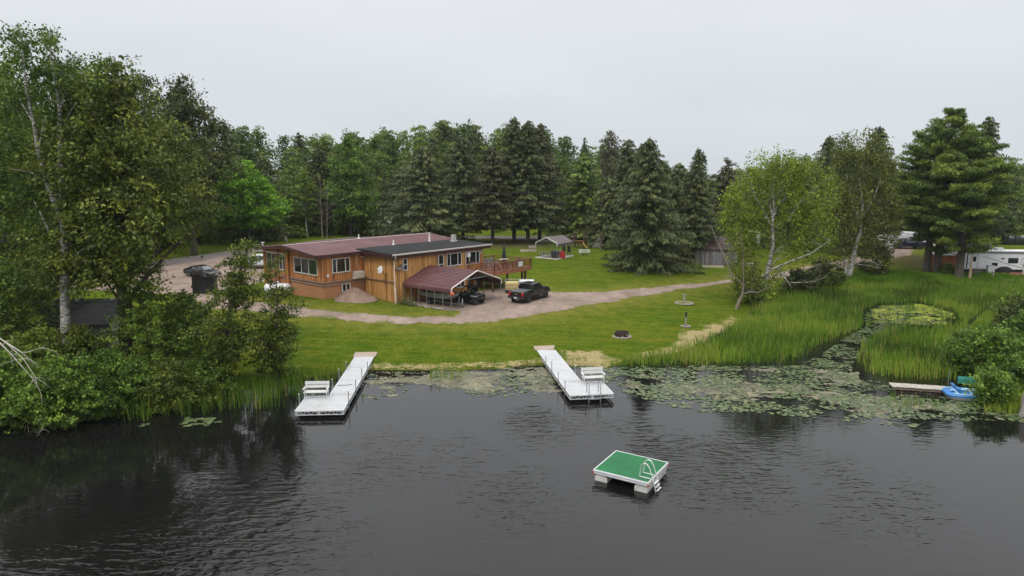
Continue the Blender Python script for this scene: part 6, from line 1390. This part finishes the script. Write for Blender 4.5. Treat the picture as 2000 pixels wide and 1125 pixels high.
for s_ in (-1, 1): B().extr([(-.35, .8), (.0, .8), (.02, .9), (-.25, .95), (-.38, 1.5), (-.48, 1.5)], s_ * .3 - .22, s_ * .3 + .22).build('seat', blackpl, t); B().box(-1.5, -.6, s_ * .74 - .02, s_ * .74 + .02, .92, 1.02).build('bed_stripe', mat('stripe_grey', (.35, .35, .36), .4), t)
B().tube([(.45, .3, 1.2), (.35, .3, 1.3)], .16, 10).build('steering_wheel', blackpl, t)
for xx in (-1.0, 1.05):
    for yy in (-.66, .66): wheel(t, xx, yy, .36, .28, darkm, 5)
B().box(-1.58, -1.54, -.25, .05, .68, .8).build('tailgate_plate', chrome, t)
# boat on its trailer inside the carport
bx_, by_ = hw(3.1, -3.9); t = thing('fishing_boat', 'grey aluminium fishing boat with raised seats inside the carport', 'boat', (bx_, by_, 1.72), PH + R(-92)); alu = mat('boat_grey', (.3, .31, .32), .45, .2, var=.15, scale=1); rings = []
for k in range(12):
    f = k / 11; x = -2.6 + 5.2 * f; w_ = .95 * (1 if f < .45 else max(.03, 1 - ((f - .45) / .55) ** 2.2)); zk = .55 + .75 * max(0, (f - .55) / .45) ** 2.2; zg = 1.2 + .22 * f * f
    rings.append([(x, -w_, zg), (x, -w_ * .9, zk + .3 * (zg - zk)), (x, -w_ * .5, zk + .04), (x, 0, zk), (x, w_ * .5, zk + .04), (x, w_ * .9, zk + .3 * (zg - zk)), (x, w_, zg), (x, w_ * .86, zg - .03), (x, 0, zg - .12), (x, -w_ * .86, zg - .03)])
B().loft(rings).build('hull', alu, t, smooth=40); b = B()
for s_ in (0, 6): b.tube([r_i[s_] for r_i in rings], .035, 6)
b.build('gunwale', mat('pale_rail', (.4, .42, .43), .4, .5), t)
for x, y in ((-.9, -.4), (-.9, .4), (-1.9, 0)): b = B(); b.box(x - .25, x + .25, y - .25, y + .25, 1.3, 1.42); b.extr([(x - .28, 1.42), (x - .18, 1.42), (x - .24, 2.0), (x - .34, 2.0)], y - .24, y + .24); b.build('seat', mat('seat_grey', (.4, .4, .41), .6), t, bevel=.05)
b = B(); b.box(-3.0, -2.62, -.22, .22, 1.15, 1.75); b.box(-2.95, -2.75, -.1, .1, .4, 1.15); b.build('outboard_motor', blackpl, t, bevel=.05)
t2 = thing('boat_trailer', 'low boat trailer with a white tongue jack under the fishing boat', 'trailer', t.location.copy(), t.rotation_euler.z); b = B()
for s_ in (-1, 1): b.bar((-2.3, s_ * .7, .42), (1.3, s_ * .6, .42), .09, .1); b.bar((1.3, s_ * .6, .42), (3.3, 0, .42), .09, .1)
b.bar((-2.0, -.75, .42), (-2.0, .75, .42), .08); b.bar((.4, -.66, .42), (.4, .66, .42), .08); b.bar((2.6, 0, .42), (2.6, 0, 1.15), .09); b.build('frame', mat('trailer_grey', (.2, .2, .21), .5, .4), t2)
for s_ in (-1, 1): wheel(t2, -.9, s_ * .98, .3, .2, galv, 5); B().extr([(-1.35, .45), (-1.2, .66), (-.6, .66), (-.45, .45), (-.55, .45), (-.66, .6), (-1.14, .6), (-1.25, .45)], s_ * .98 - .13, s_ * .98 + .13).build('mudguard', darkm, t2)
B().tube([(3.0, .1, .05), (3.0, .1, .95)], .045, 7).build('jack', trimw, t2); B().lathe([(.1, -.04), (.1, .04)], 10, (3.0, .1, .1), 'y').build('jack_wheel', rubber, t2)
x, y = hw(1.45, -7.15); t = thing('life_ring', 'orange folded cargo net hung on the front post of the carport', 'net', (x, y, gz + 1.75)); b = B()
for k in range(6): a = k * 1.05; b.tube([(0, 0, .12), (.17 * math.cos(a), .12 * math.sin(a), .05 * math.sin(2 * a)), (.2 * math.cos(a + .5), .14 * math.sin(a + .5), -.16)], .05, 5)
b.build('net', orangep, t); t.name = 'cargo_net'
# tarp wall, clutter and flowers at the carport side
b = B(); rr_ = np.random.default_rng(9); fx = []
for k in range(26):
    f = k / 25; q = hw(.9 + .1 * rr_.standard_normal(), -.4 - 5.6 * f); rock(b, (q[0] - HX, q[1] - HY, 1.75 + .04 * rr_.random()), .12 + .1 * rr_.random(), rr_)
tag(b.build('stone_edging', stone, loc=(HX, HY, 0)), 'row of pale stones along the left side of the carport', 'stones')
pf = shrub('low flowering plants at the downspout by the carport', ground_at(*hw(.45, -1.1)), .7, .6, 171, MATS['pale_leaf'], (.12, .09), n=24, cat='flowers', nl=40)
dup(pf, ground_at(*hw(.5, -2.2)), 1, (.8, .8, .6), 'low flowering plants beside the stones along the carport')
# caged tank and white box trailer beyond the pickup
x, y = .4, 76.7; t = thing('cage_trailer', 'wire sided trailer with a white lid under the deck beyond the black pickup', 'trailer', (x + .5, y + .6, h1(x, y) - .05), PH + R(-50)); t.scale = (.76, .85, .85); wire = mat('pale_wire', (.5, .48, .42), .5, .4)
b = B()
for k in range(15): x_ = -2.2 + k * .31; b.tube([(x_, -.95, .6), (x_, -.95, 1.75)], .018, 4); b.tube([(x_, .95, .6), (x_, .95, 1.75)], .018, 4)
for z_ in (.6, .98, 1.36, 1.75):
    for y_ in (-.95, .95): b.tube([(-2.2, y_, z_), (2.14, y_, z_)], .02, 4)
    for x_ in (-2.2, 2.14): b.tube([(x_, -.95, z_), (x_, .95, z_)], .02, 4)
b.build('cage', wire, t); B().box(-2.25, 2.2, -1.0, 1.0, .45, .58).build('bed', darkm, t); B().box(-.1, 2.1, -.9, .9, 1.2, 1.72).build('white_tank', white, t, bevel=.06); B().box(-2.1, -.2, -.8, .8, .6, 1.5).build('straw_bale', mat('straw_gold', (.5, .37, .12), .9), t, bevel=.06)
for y_ in (-.98, .98): wheel(t, 0, y_, .32, .2, galv, 5)

# ------------------------------------------------------------------ campsite at the right
x, y, z = G(1903, 536); t = thing('camper_trailer', 'long white camper trailer with dark swoosh stripes at the right edge', 'camper', (x - .8, y + 1.6, z), R(-6)); wht = mat('camper_white', (.58, .59, .6), .35, var=.04)
L_ = 10.5
B().extr([(0, .75), (.15, .6), (L_, .6), (L_, 3.3), (.2, 3.3), (0, 3.1)], -.1, 2.3).build('body', wht, t, bevel=.05); B().box(-.02, L_, -.12, 2.32, 3.3, 3.36).build('roof', mat('camper_roof', (.7, .7, .7), .5), t)
B().box(.1, L_, -.22, -.1, 3.06, 3.24).build('awning', mat('awning_grey', (.1, .1, .11), .5), t)
d_ = B().box(1.1, 1.95, -.14, -.1, .75, 2.75).build('door', wht, t); B().box(1.28, 1.74, -.155, -.141, 1.75, 2.5).build('pane', glass, d_); fr_ = B(); fr_.box(1.03, 1.1, -.13, -.1, .72, 2.82); fr_.box(1.95, 2.02, -.13, -.1, .72, 2.82); fr_.box(1.1, 1.95, -.13, -.1, 2.75, 2.82); fr_.build('frame', blackpl, d_)
for a in ((6.2, 7.6, 1.55, 2.35), (4.0, 4.8, 1.1, 1.6)):
    w_ = B().box(a[0], a[1], -.13, -.1, a[2], a[3]).build('window', blackpl, t); B().box(a[0] + .06, a[1] - .06, -.14, -.131, a[2] + .06, a[3] - .06).build('pane', glass, w_)
b = B(); b.box(.42, .6, -.115, -.1, .7, 3.05); b.box(8.4, 8.5, -.115, -.1, .7, 3.05)
for pts in ([(2.6, 2.55), (4.5, 2.0), (6.5, 1.3), (8.3, .9)], [(.6, 1.6), (1.0, 1.3), (2.1, .85)], [(8.3, 2.4), (8.0, 2.0), (8.0, 1.5), (8.4, 1.2)]):
    for (xa, za), (xb, zb) in zip(pts, pts[1:]): b.bar((xa, -.107, za), (xb, -.107, zb), .012, .06)
b.box(5.2, 5.7, -.13, -.1, 2.15, 2.3); b.build('stripe', darkm, t); B().box(.15, L_, .1, 2.1, .25, .6).build('underbody', blackpl, t); B().box(4.9, 5.9, .6, 1.6, 3.36, 3.75).build('roof_air_conditioner', white, t, bevel=.08)
for xx in (5.6, 6.5):
    for yy in (.05, 2.15): wheel(t, xx, yy, .36, .22, galv, 5)
t3 = thing('wooden_steps', 'grey wooden steps at the camper trailer door', 'steps', dk(t, 1.5, -.9) + (z,), R(-6)); b = B()
for k in range(4): b.box(-.75, .75, -.6 + k * .22, -.36 + k * .22, .16 + k * .18, .2 + k * .18)
b.build('tread', grayw, t3); B().extr([(-.62, 0), (.3, 0), (.3, .72)], -.78, -.74, 'x').build('side_board', grayw, t3)
def near(xx, yy): q = dk(t, xx, yy); return (q[0], q[1], h1(*q))
o = B().box(2.6, 9.5, -2.2, -.3, .0, .22); o = o.build('platform', brown, loc=(t.location.x, t.location.y, z), rz=R(-6)); tag(o, 'low brown wooden platform in front of the camper trailer', 'platform')
t4 = thing('cabinet', 'white utility cabinet beside the camper steps', 'cabinet', near(3.2, -1.3)[:2] + (z + .22,), R(-6)); B().box(-.45, .45, -.3, .3, 0, 1.1).build('body', white, t4, bevel=.02); B().box(-.47, .47, -.32, .32, 1.1, 1.15).build('top', galv, t4)
t4 = thing('covered_grill', 'grill under a sagging dark cover on the platform by the camper', 'grill', near(5.2, -1.2)[:2] + (z + .22,), R(-6)); B().loft([[(-1, -.4, .3), (1, -.4, .3), (1, .4, .3), (-1, .4, .3)], [(-.8, -.3, .7), (.8, -.3, .7), (.8, .3, .7), (-.8, .3, .7)], [(-.3, -.2, .95), (.35, -.2, .95), (.35, .2, .95), (-.3, .2, .95)]]).build('cover', mat('black_cloth', (.01, .01, .011), .9), t4, smooth=50)
for q in (-.5, .5): B().box(q - .05, q + .05, -.2, .2, 0, .32).build('leg', darkm, t4)
t4 = thing('railing', 'white porch railing at the right end of the camper platform', 'railing', near(8.2, -2.0)[:2] + (z,), R(-6)); b = B()
for q in (-.9, .9): b.box(q - .05, q + .05, -.05, .05, 0, 1.15)
b.build('post', white, t4); b = B(); b.box(-.85, .85, -.03, .03, 1.05, 1.12); b.box(-.85, .85, -.03, .03, .5, .56); b.box(-.85, .85, -.03, .03, .2, .26); b.build('rail', white, t4)
x, y, z2 = G(1938, 548); tag(B().box(-.1, .1, -.1, .1, -.1, 1.25).build('utility_post', grayw, loc=(x, y, z2)), 'short grey wooden post on the grass in front of the camper', 'post')
x, y, z2 = G(1968, 553); t4 = thing('garden_bench', 'low white bench half hidden in the grass before the camper', 'bench', (x, y, z2), R(-5)); B().box(-.7, .7, -.18, .18, .42, .48).build('seat', white, t4)
for q in (-.5, .5): B().box(q - .05, q + .05, -.15, .15, 0, .42).build('leg', white, t4)
# shed, planter and the splintered snag
x, y, z2 = G(1858, 533); t4 = thing('shed', 'rust orange panelled shed between the pine trunks', 'shed', (x - .1, y + 1.8, z2), R(-4)); B().box(-1.7, 1.9, -1.0, 1.6, 0, 2.5).build('wall', boards('rust_boards', (.36, .1, .025), .3), t4); B().extr([(-1.2, 2.5), (1.8, 2.62), (1.8, 2.74), (-1.2, 2.62)], -1.9, 2.1, 'x').build('roof', mat('pale_roof', (.45, .44, .42), .7), t4)
x, y, z2 = G(1848, 541); t4 = thing('planter', 'long low stone planter in front of the rust orange shed', 'planter', (x, y, z2), R(-4)); b = B(); b.box(-1.4, 1.4, -.3, .3, 0, .42); b.build('box', stone, t4, bevel=.03); shrub('dark leafy plants growing behind the stone planter', ground_at(x + .9, y + .9), 1.7, 1.2, 172, L_mid, (.3, .16), n=40, cat='plants', nl=40)
dead_tree('dead_snag', 4.6, 44, 'pale splintered snag beside the grey pine trunk', place(1894, 540, 96), mat('raw_wood', (.5, .33, .2), .85, var=.3, scale=3), spread=.12, n=10, r=.24)
# vehicles and trailers glimpsed between the trunks
def caravan(label, loc, rz, l_, m, group=None, stripe=darkm):
    t = thing('camper_trailer', label, 'camper', loc, rz, group); B().extr([(-l_ / 2, .6), (l_ / 2, .6), (l_ / 2, 2.9), (-l_ / 2 + .5, 3.1), (-l_ / 2, 2.2)], -1.15, 1.15).build('body', m, t, bevel=.08)
    for xx in (-l_ * .3, l_ * .1, l_ * .32): B().box(xx, xx + .9, -1.18, -1.15, 1.6, 2.2).build('window', glass, t)
    B().box(-l_ / 2, l_ / 2, -1.17, -1.152, 1.1, 1.2).build('stripe', stripe, t); B().box(-.4, .5, -.4, .4, 3.0, 3.35).build('roof_vent', white, t)
    for yy in (-1.0, 1.0): wheel(t, .2, yy, .34, .2, galv, 5)
    return t
caravan('white camper trailer seen left of the pine trunks', (*at(1735, 490, 1.4), 1.4), R(35), 7, wht); caravan('white camper trailer glimpsed behind the big lawn spruce', (*at(1195, 466, 2.6), 2.6), R(0), 8, wht)
caravan('pale camper trailer behind the grey shed', (*at(1430, 482, 2.2), 2.3), R(-8), 9, mat('camper_grey', (.5, .5, .5), .5)); caravan('dark camper trailer behind the rust orange shed', (*at(1882, 500, 1.4), 1.2), R(5), 8, mat('camper_dark', (.1, .1, .11), .5)); caravan('white camper trailer under the thick pine trunk', (*at(1790, 484, 1.6), 1.5), R(-10), 6.5, wht)
x, y, z2 = G(1762, 487); pickup('dark blue pickup truck in the shade under the pines', (x + 1.5, y + 1, z2), R(178), mat('navy_paint', (.012, .016, .03), .25), blackpl, plate=False)
t4 = thing('wooden_steps', 'dark wooden steps right of the grey shed', 'steps', (*G(1433, 508),), R(-10)); b = B()
for k in range(5): b.box(-1.2, 1.2, -.3 + k * .28, -.04 + k * .28, .2 + k * .22, .24 + k * .22)
b.build('tread', grayw, t4); B().box(-1.25, -1.2, -.3, 1.1, 0, 1.2).build('side_board', oldw, t4)
# ------------------------------------------------------------------ sky, light, camera
w = bpy.data.worlds.new('World'); sc.world = w; w.use_nodes = True
nt = w.node_tree; nt.nodes.clear()
def WN(t, **k):
    n = nt.nodes.new('ShaderNode' + t)
    for a, b in k.items(): setattr(n, a, b)
    return n
SUN_EL, SUN_AZ = 58, 205
sky = WN('TexSky', sky_type='NISHITA'); sky.sun_disc = False; sky.sun_elevation = R(SUN_EL); sky.sun_rotation = R(SUN_AZ)
tc = WN('TexCoord'); sx = WN('SeparateXYZ'); nt.links.new(tc.outputs['Generated'], sx.inputs[0])
rp = WN('ValToRGB'); e = rp.color_ramp.elements
pts = [(0, (.66, .71, .755)), (.03, (.68, .725, .77)), (.22, (.815, .84, .868)), (.5, (1.03, 1.04, 1.05)), (1, (1.0, 1.0, 1.0))]
while len(e) < len(pts): e.new(.5)
for el, (p, c) in zip(e, pts): el.position = p; el.color = (*c, 1)
nt.links.new(sx.outputs['Z'], rp.inputs[0])
mr = WN('MapRange'); nt.links.new(sx.outputs['Z'], mr.inputs[0]); mr.inputs[1].default_value = .25; mr.inputs[2].default_value = 1; mr.inputs[3].default_value = 10; mr.inputs[4].default_value = 24
nz = WN('TexNoise'); nz.inputs['Scale'].default_value = 3.2; nz.inputs['Detail'].default_value = 5
mp = WN('Mapping'); mp.inputs['Scale'].default_value = (1, 1, 3.5); nt.links.new(tc.outputs['Generated'], mp.inputs[0]); nt.links.new(mp.outputs[0], nz.inputs[0])
m2 = WN('MapRange'); nt.links.new(nz.outputs['Fac'], m2.inputs[0]); m2.inputs[1].default_value = .3; m2.inputs[2].default_value = .7; m2.inputs[3].default_value = .965; m2.inputs[4].default_value = 1.035
mu = WN('Math', operation='MULTIPLY'); nt.links.new(mr.outputs[0], mu.inputs[0]); nt.links.new(m2.outputs[0], mu.inputs[1])
vm = WN('VectorMath', operation='SCALE'); nt.links.new(rp.outputs[0], vm.inputs[0]); nt.links.new(mu.outputs[0], vm.inputs['Scale'])
mx = WN('Mix', data_type='RGBA'); mx.inputs[0].default_value = .93
nt.links.new(sky.outputs[0], mx.inputs[6]); nt.links.new(vm.outputs[0], mx.inputs[7])
bg = WN('Background'); bg.inputs[1].default_value = .1; nt.links.new(mx.outputs[2], bg.inputs[0])
wo = WN('OutputWorld'); nt.links.new(bg.outputs[0], wo.inputs[0])
sl = bpy.data.lights.new('sun', 'SUN'); sl.energy = 1.5; sl.angle = R(14); sl.color = (1, .955, .9)
so = bpy.data.objects.new('sun', sl); col.objects.link(so)
# sky texture rotation 0 is +Y, clockwise seen from above
az = R(SUN_AZ); d = Vector((math.sin(az) * math.cos(R(SUN_EL)), math.cos(az) * math.cos(R(SUN_EL)), math.sin(R(SUN_EL))))
so.rotation_euler = (-d).to_track_quat('-Z', 'Y').to_euler(); so.location = d * 80
hm = bpy.data.materials.new('haze_air'); hm.use_nodes = True; hn = hm.node_tree; hn.nodes.clear()
pv = hn.nodes.new('ShaderNodeVolumePrincipled'); pv.inputs['Color'].default_value = (.86, .9, .95, 1); pv.inputs['Density'].default_value = .00012; pv.inputs['Anisotropy'].default_value = .2
ho = hn.nodes.new('ShaderNodeOutputMaterial'); hn.links.new(pv.outputs[0], ho.inputs['Volume'])
hz_ = B().box(-640, 640, -160, 740, -4, 46).build('haze', hm); hz_['kind'] = 'stuff'; hz_['label'] = 'thin grey haze in the air over the whole lake shore'; hz_['category'] = 'haze'
cd = bpy.data.cameras.new('camera'); cd.sensor_width = 36; cd.lens = F * 36 / 2000; cd.clip_end = 5000; cd.clip_start = .5
co = bpy.data.objects.new('camera', cd); col.objects.link(co); co.location = (0, 0, HC); co.rotation_euler = (R(90) - TH, 0, 0); sc.camera = co
vs = sc.view_settings; vs.view_transform = 'Standard'; vs.look = 'None'; vs.exposure = 0; vs.gamma = 1; vs.use_curve_mapping = False
cy = sc.cycles; cy.max_bounces = 6; cy.diffuse_bounces = 4; cy.glossy_bounces = 3; cy.transmission_bounces = 3; cy.transparent_max_bounces = 6; cy.caustics_reflective = False; cy.caustics_refractive = False; cy.use_denoising = True; cy.sample_clamp_indirect = 4; cy.volume_bounces = 0
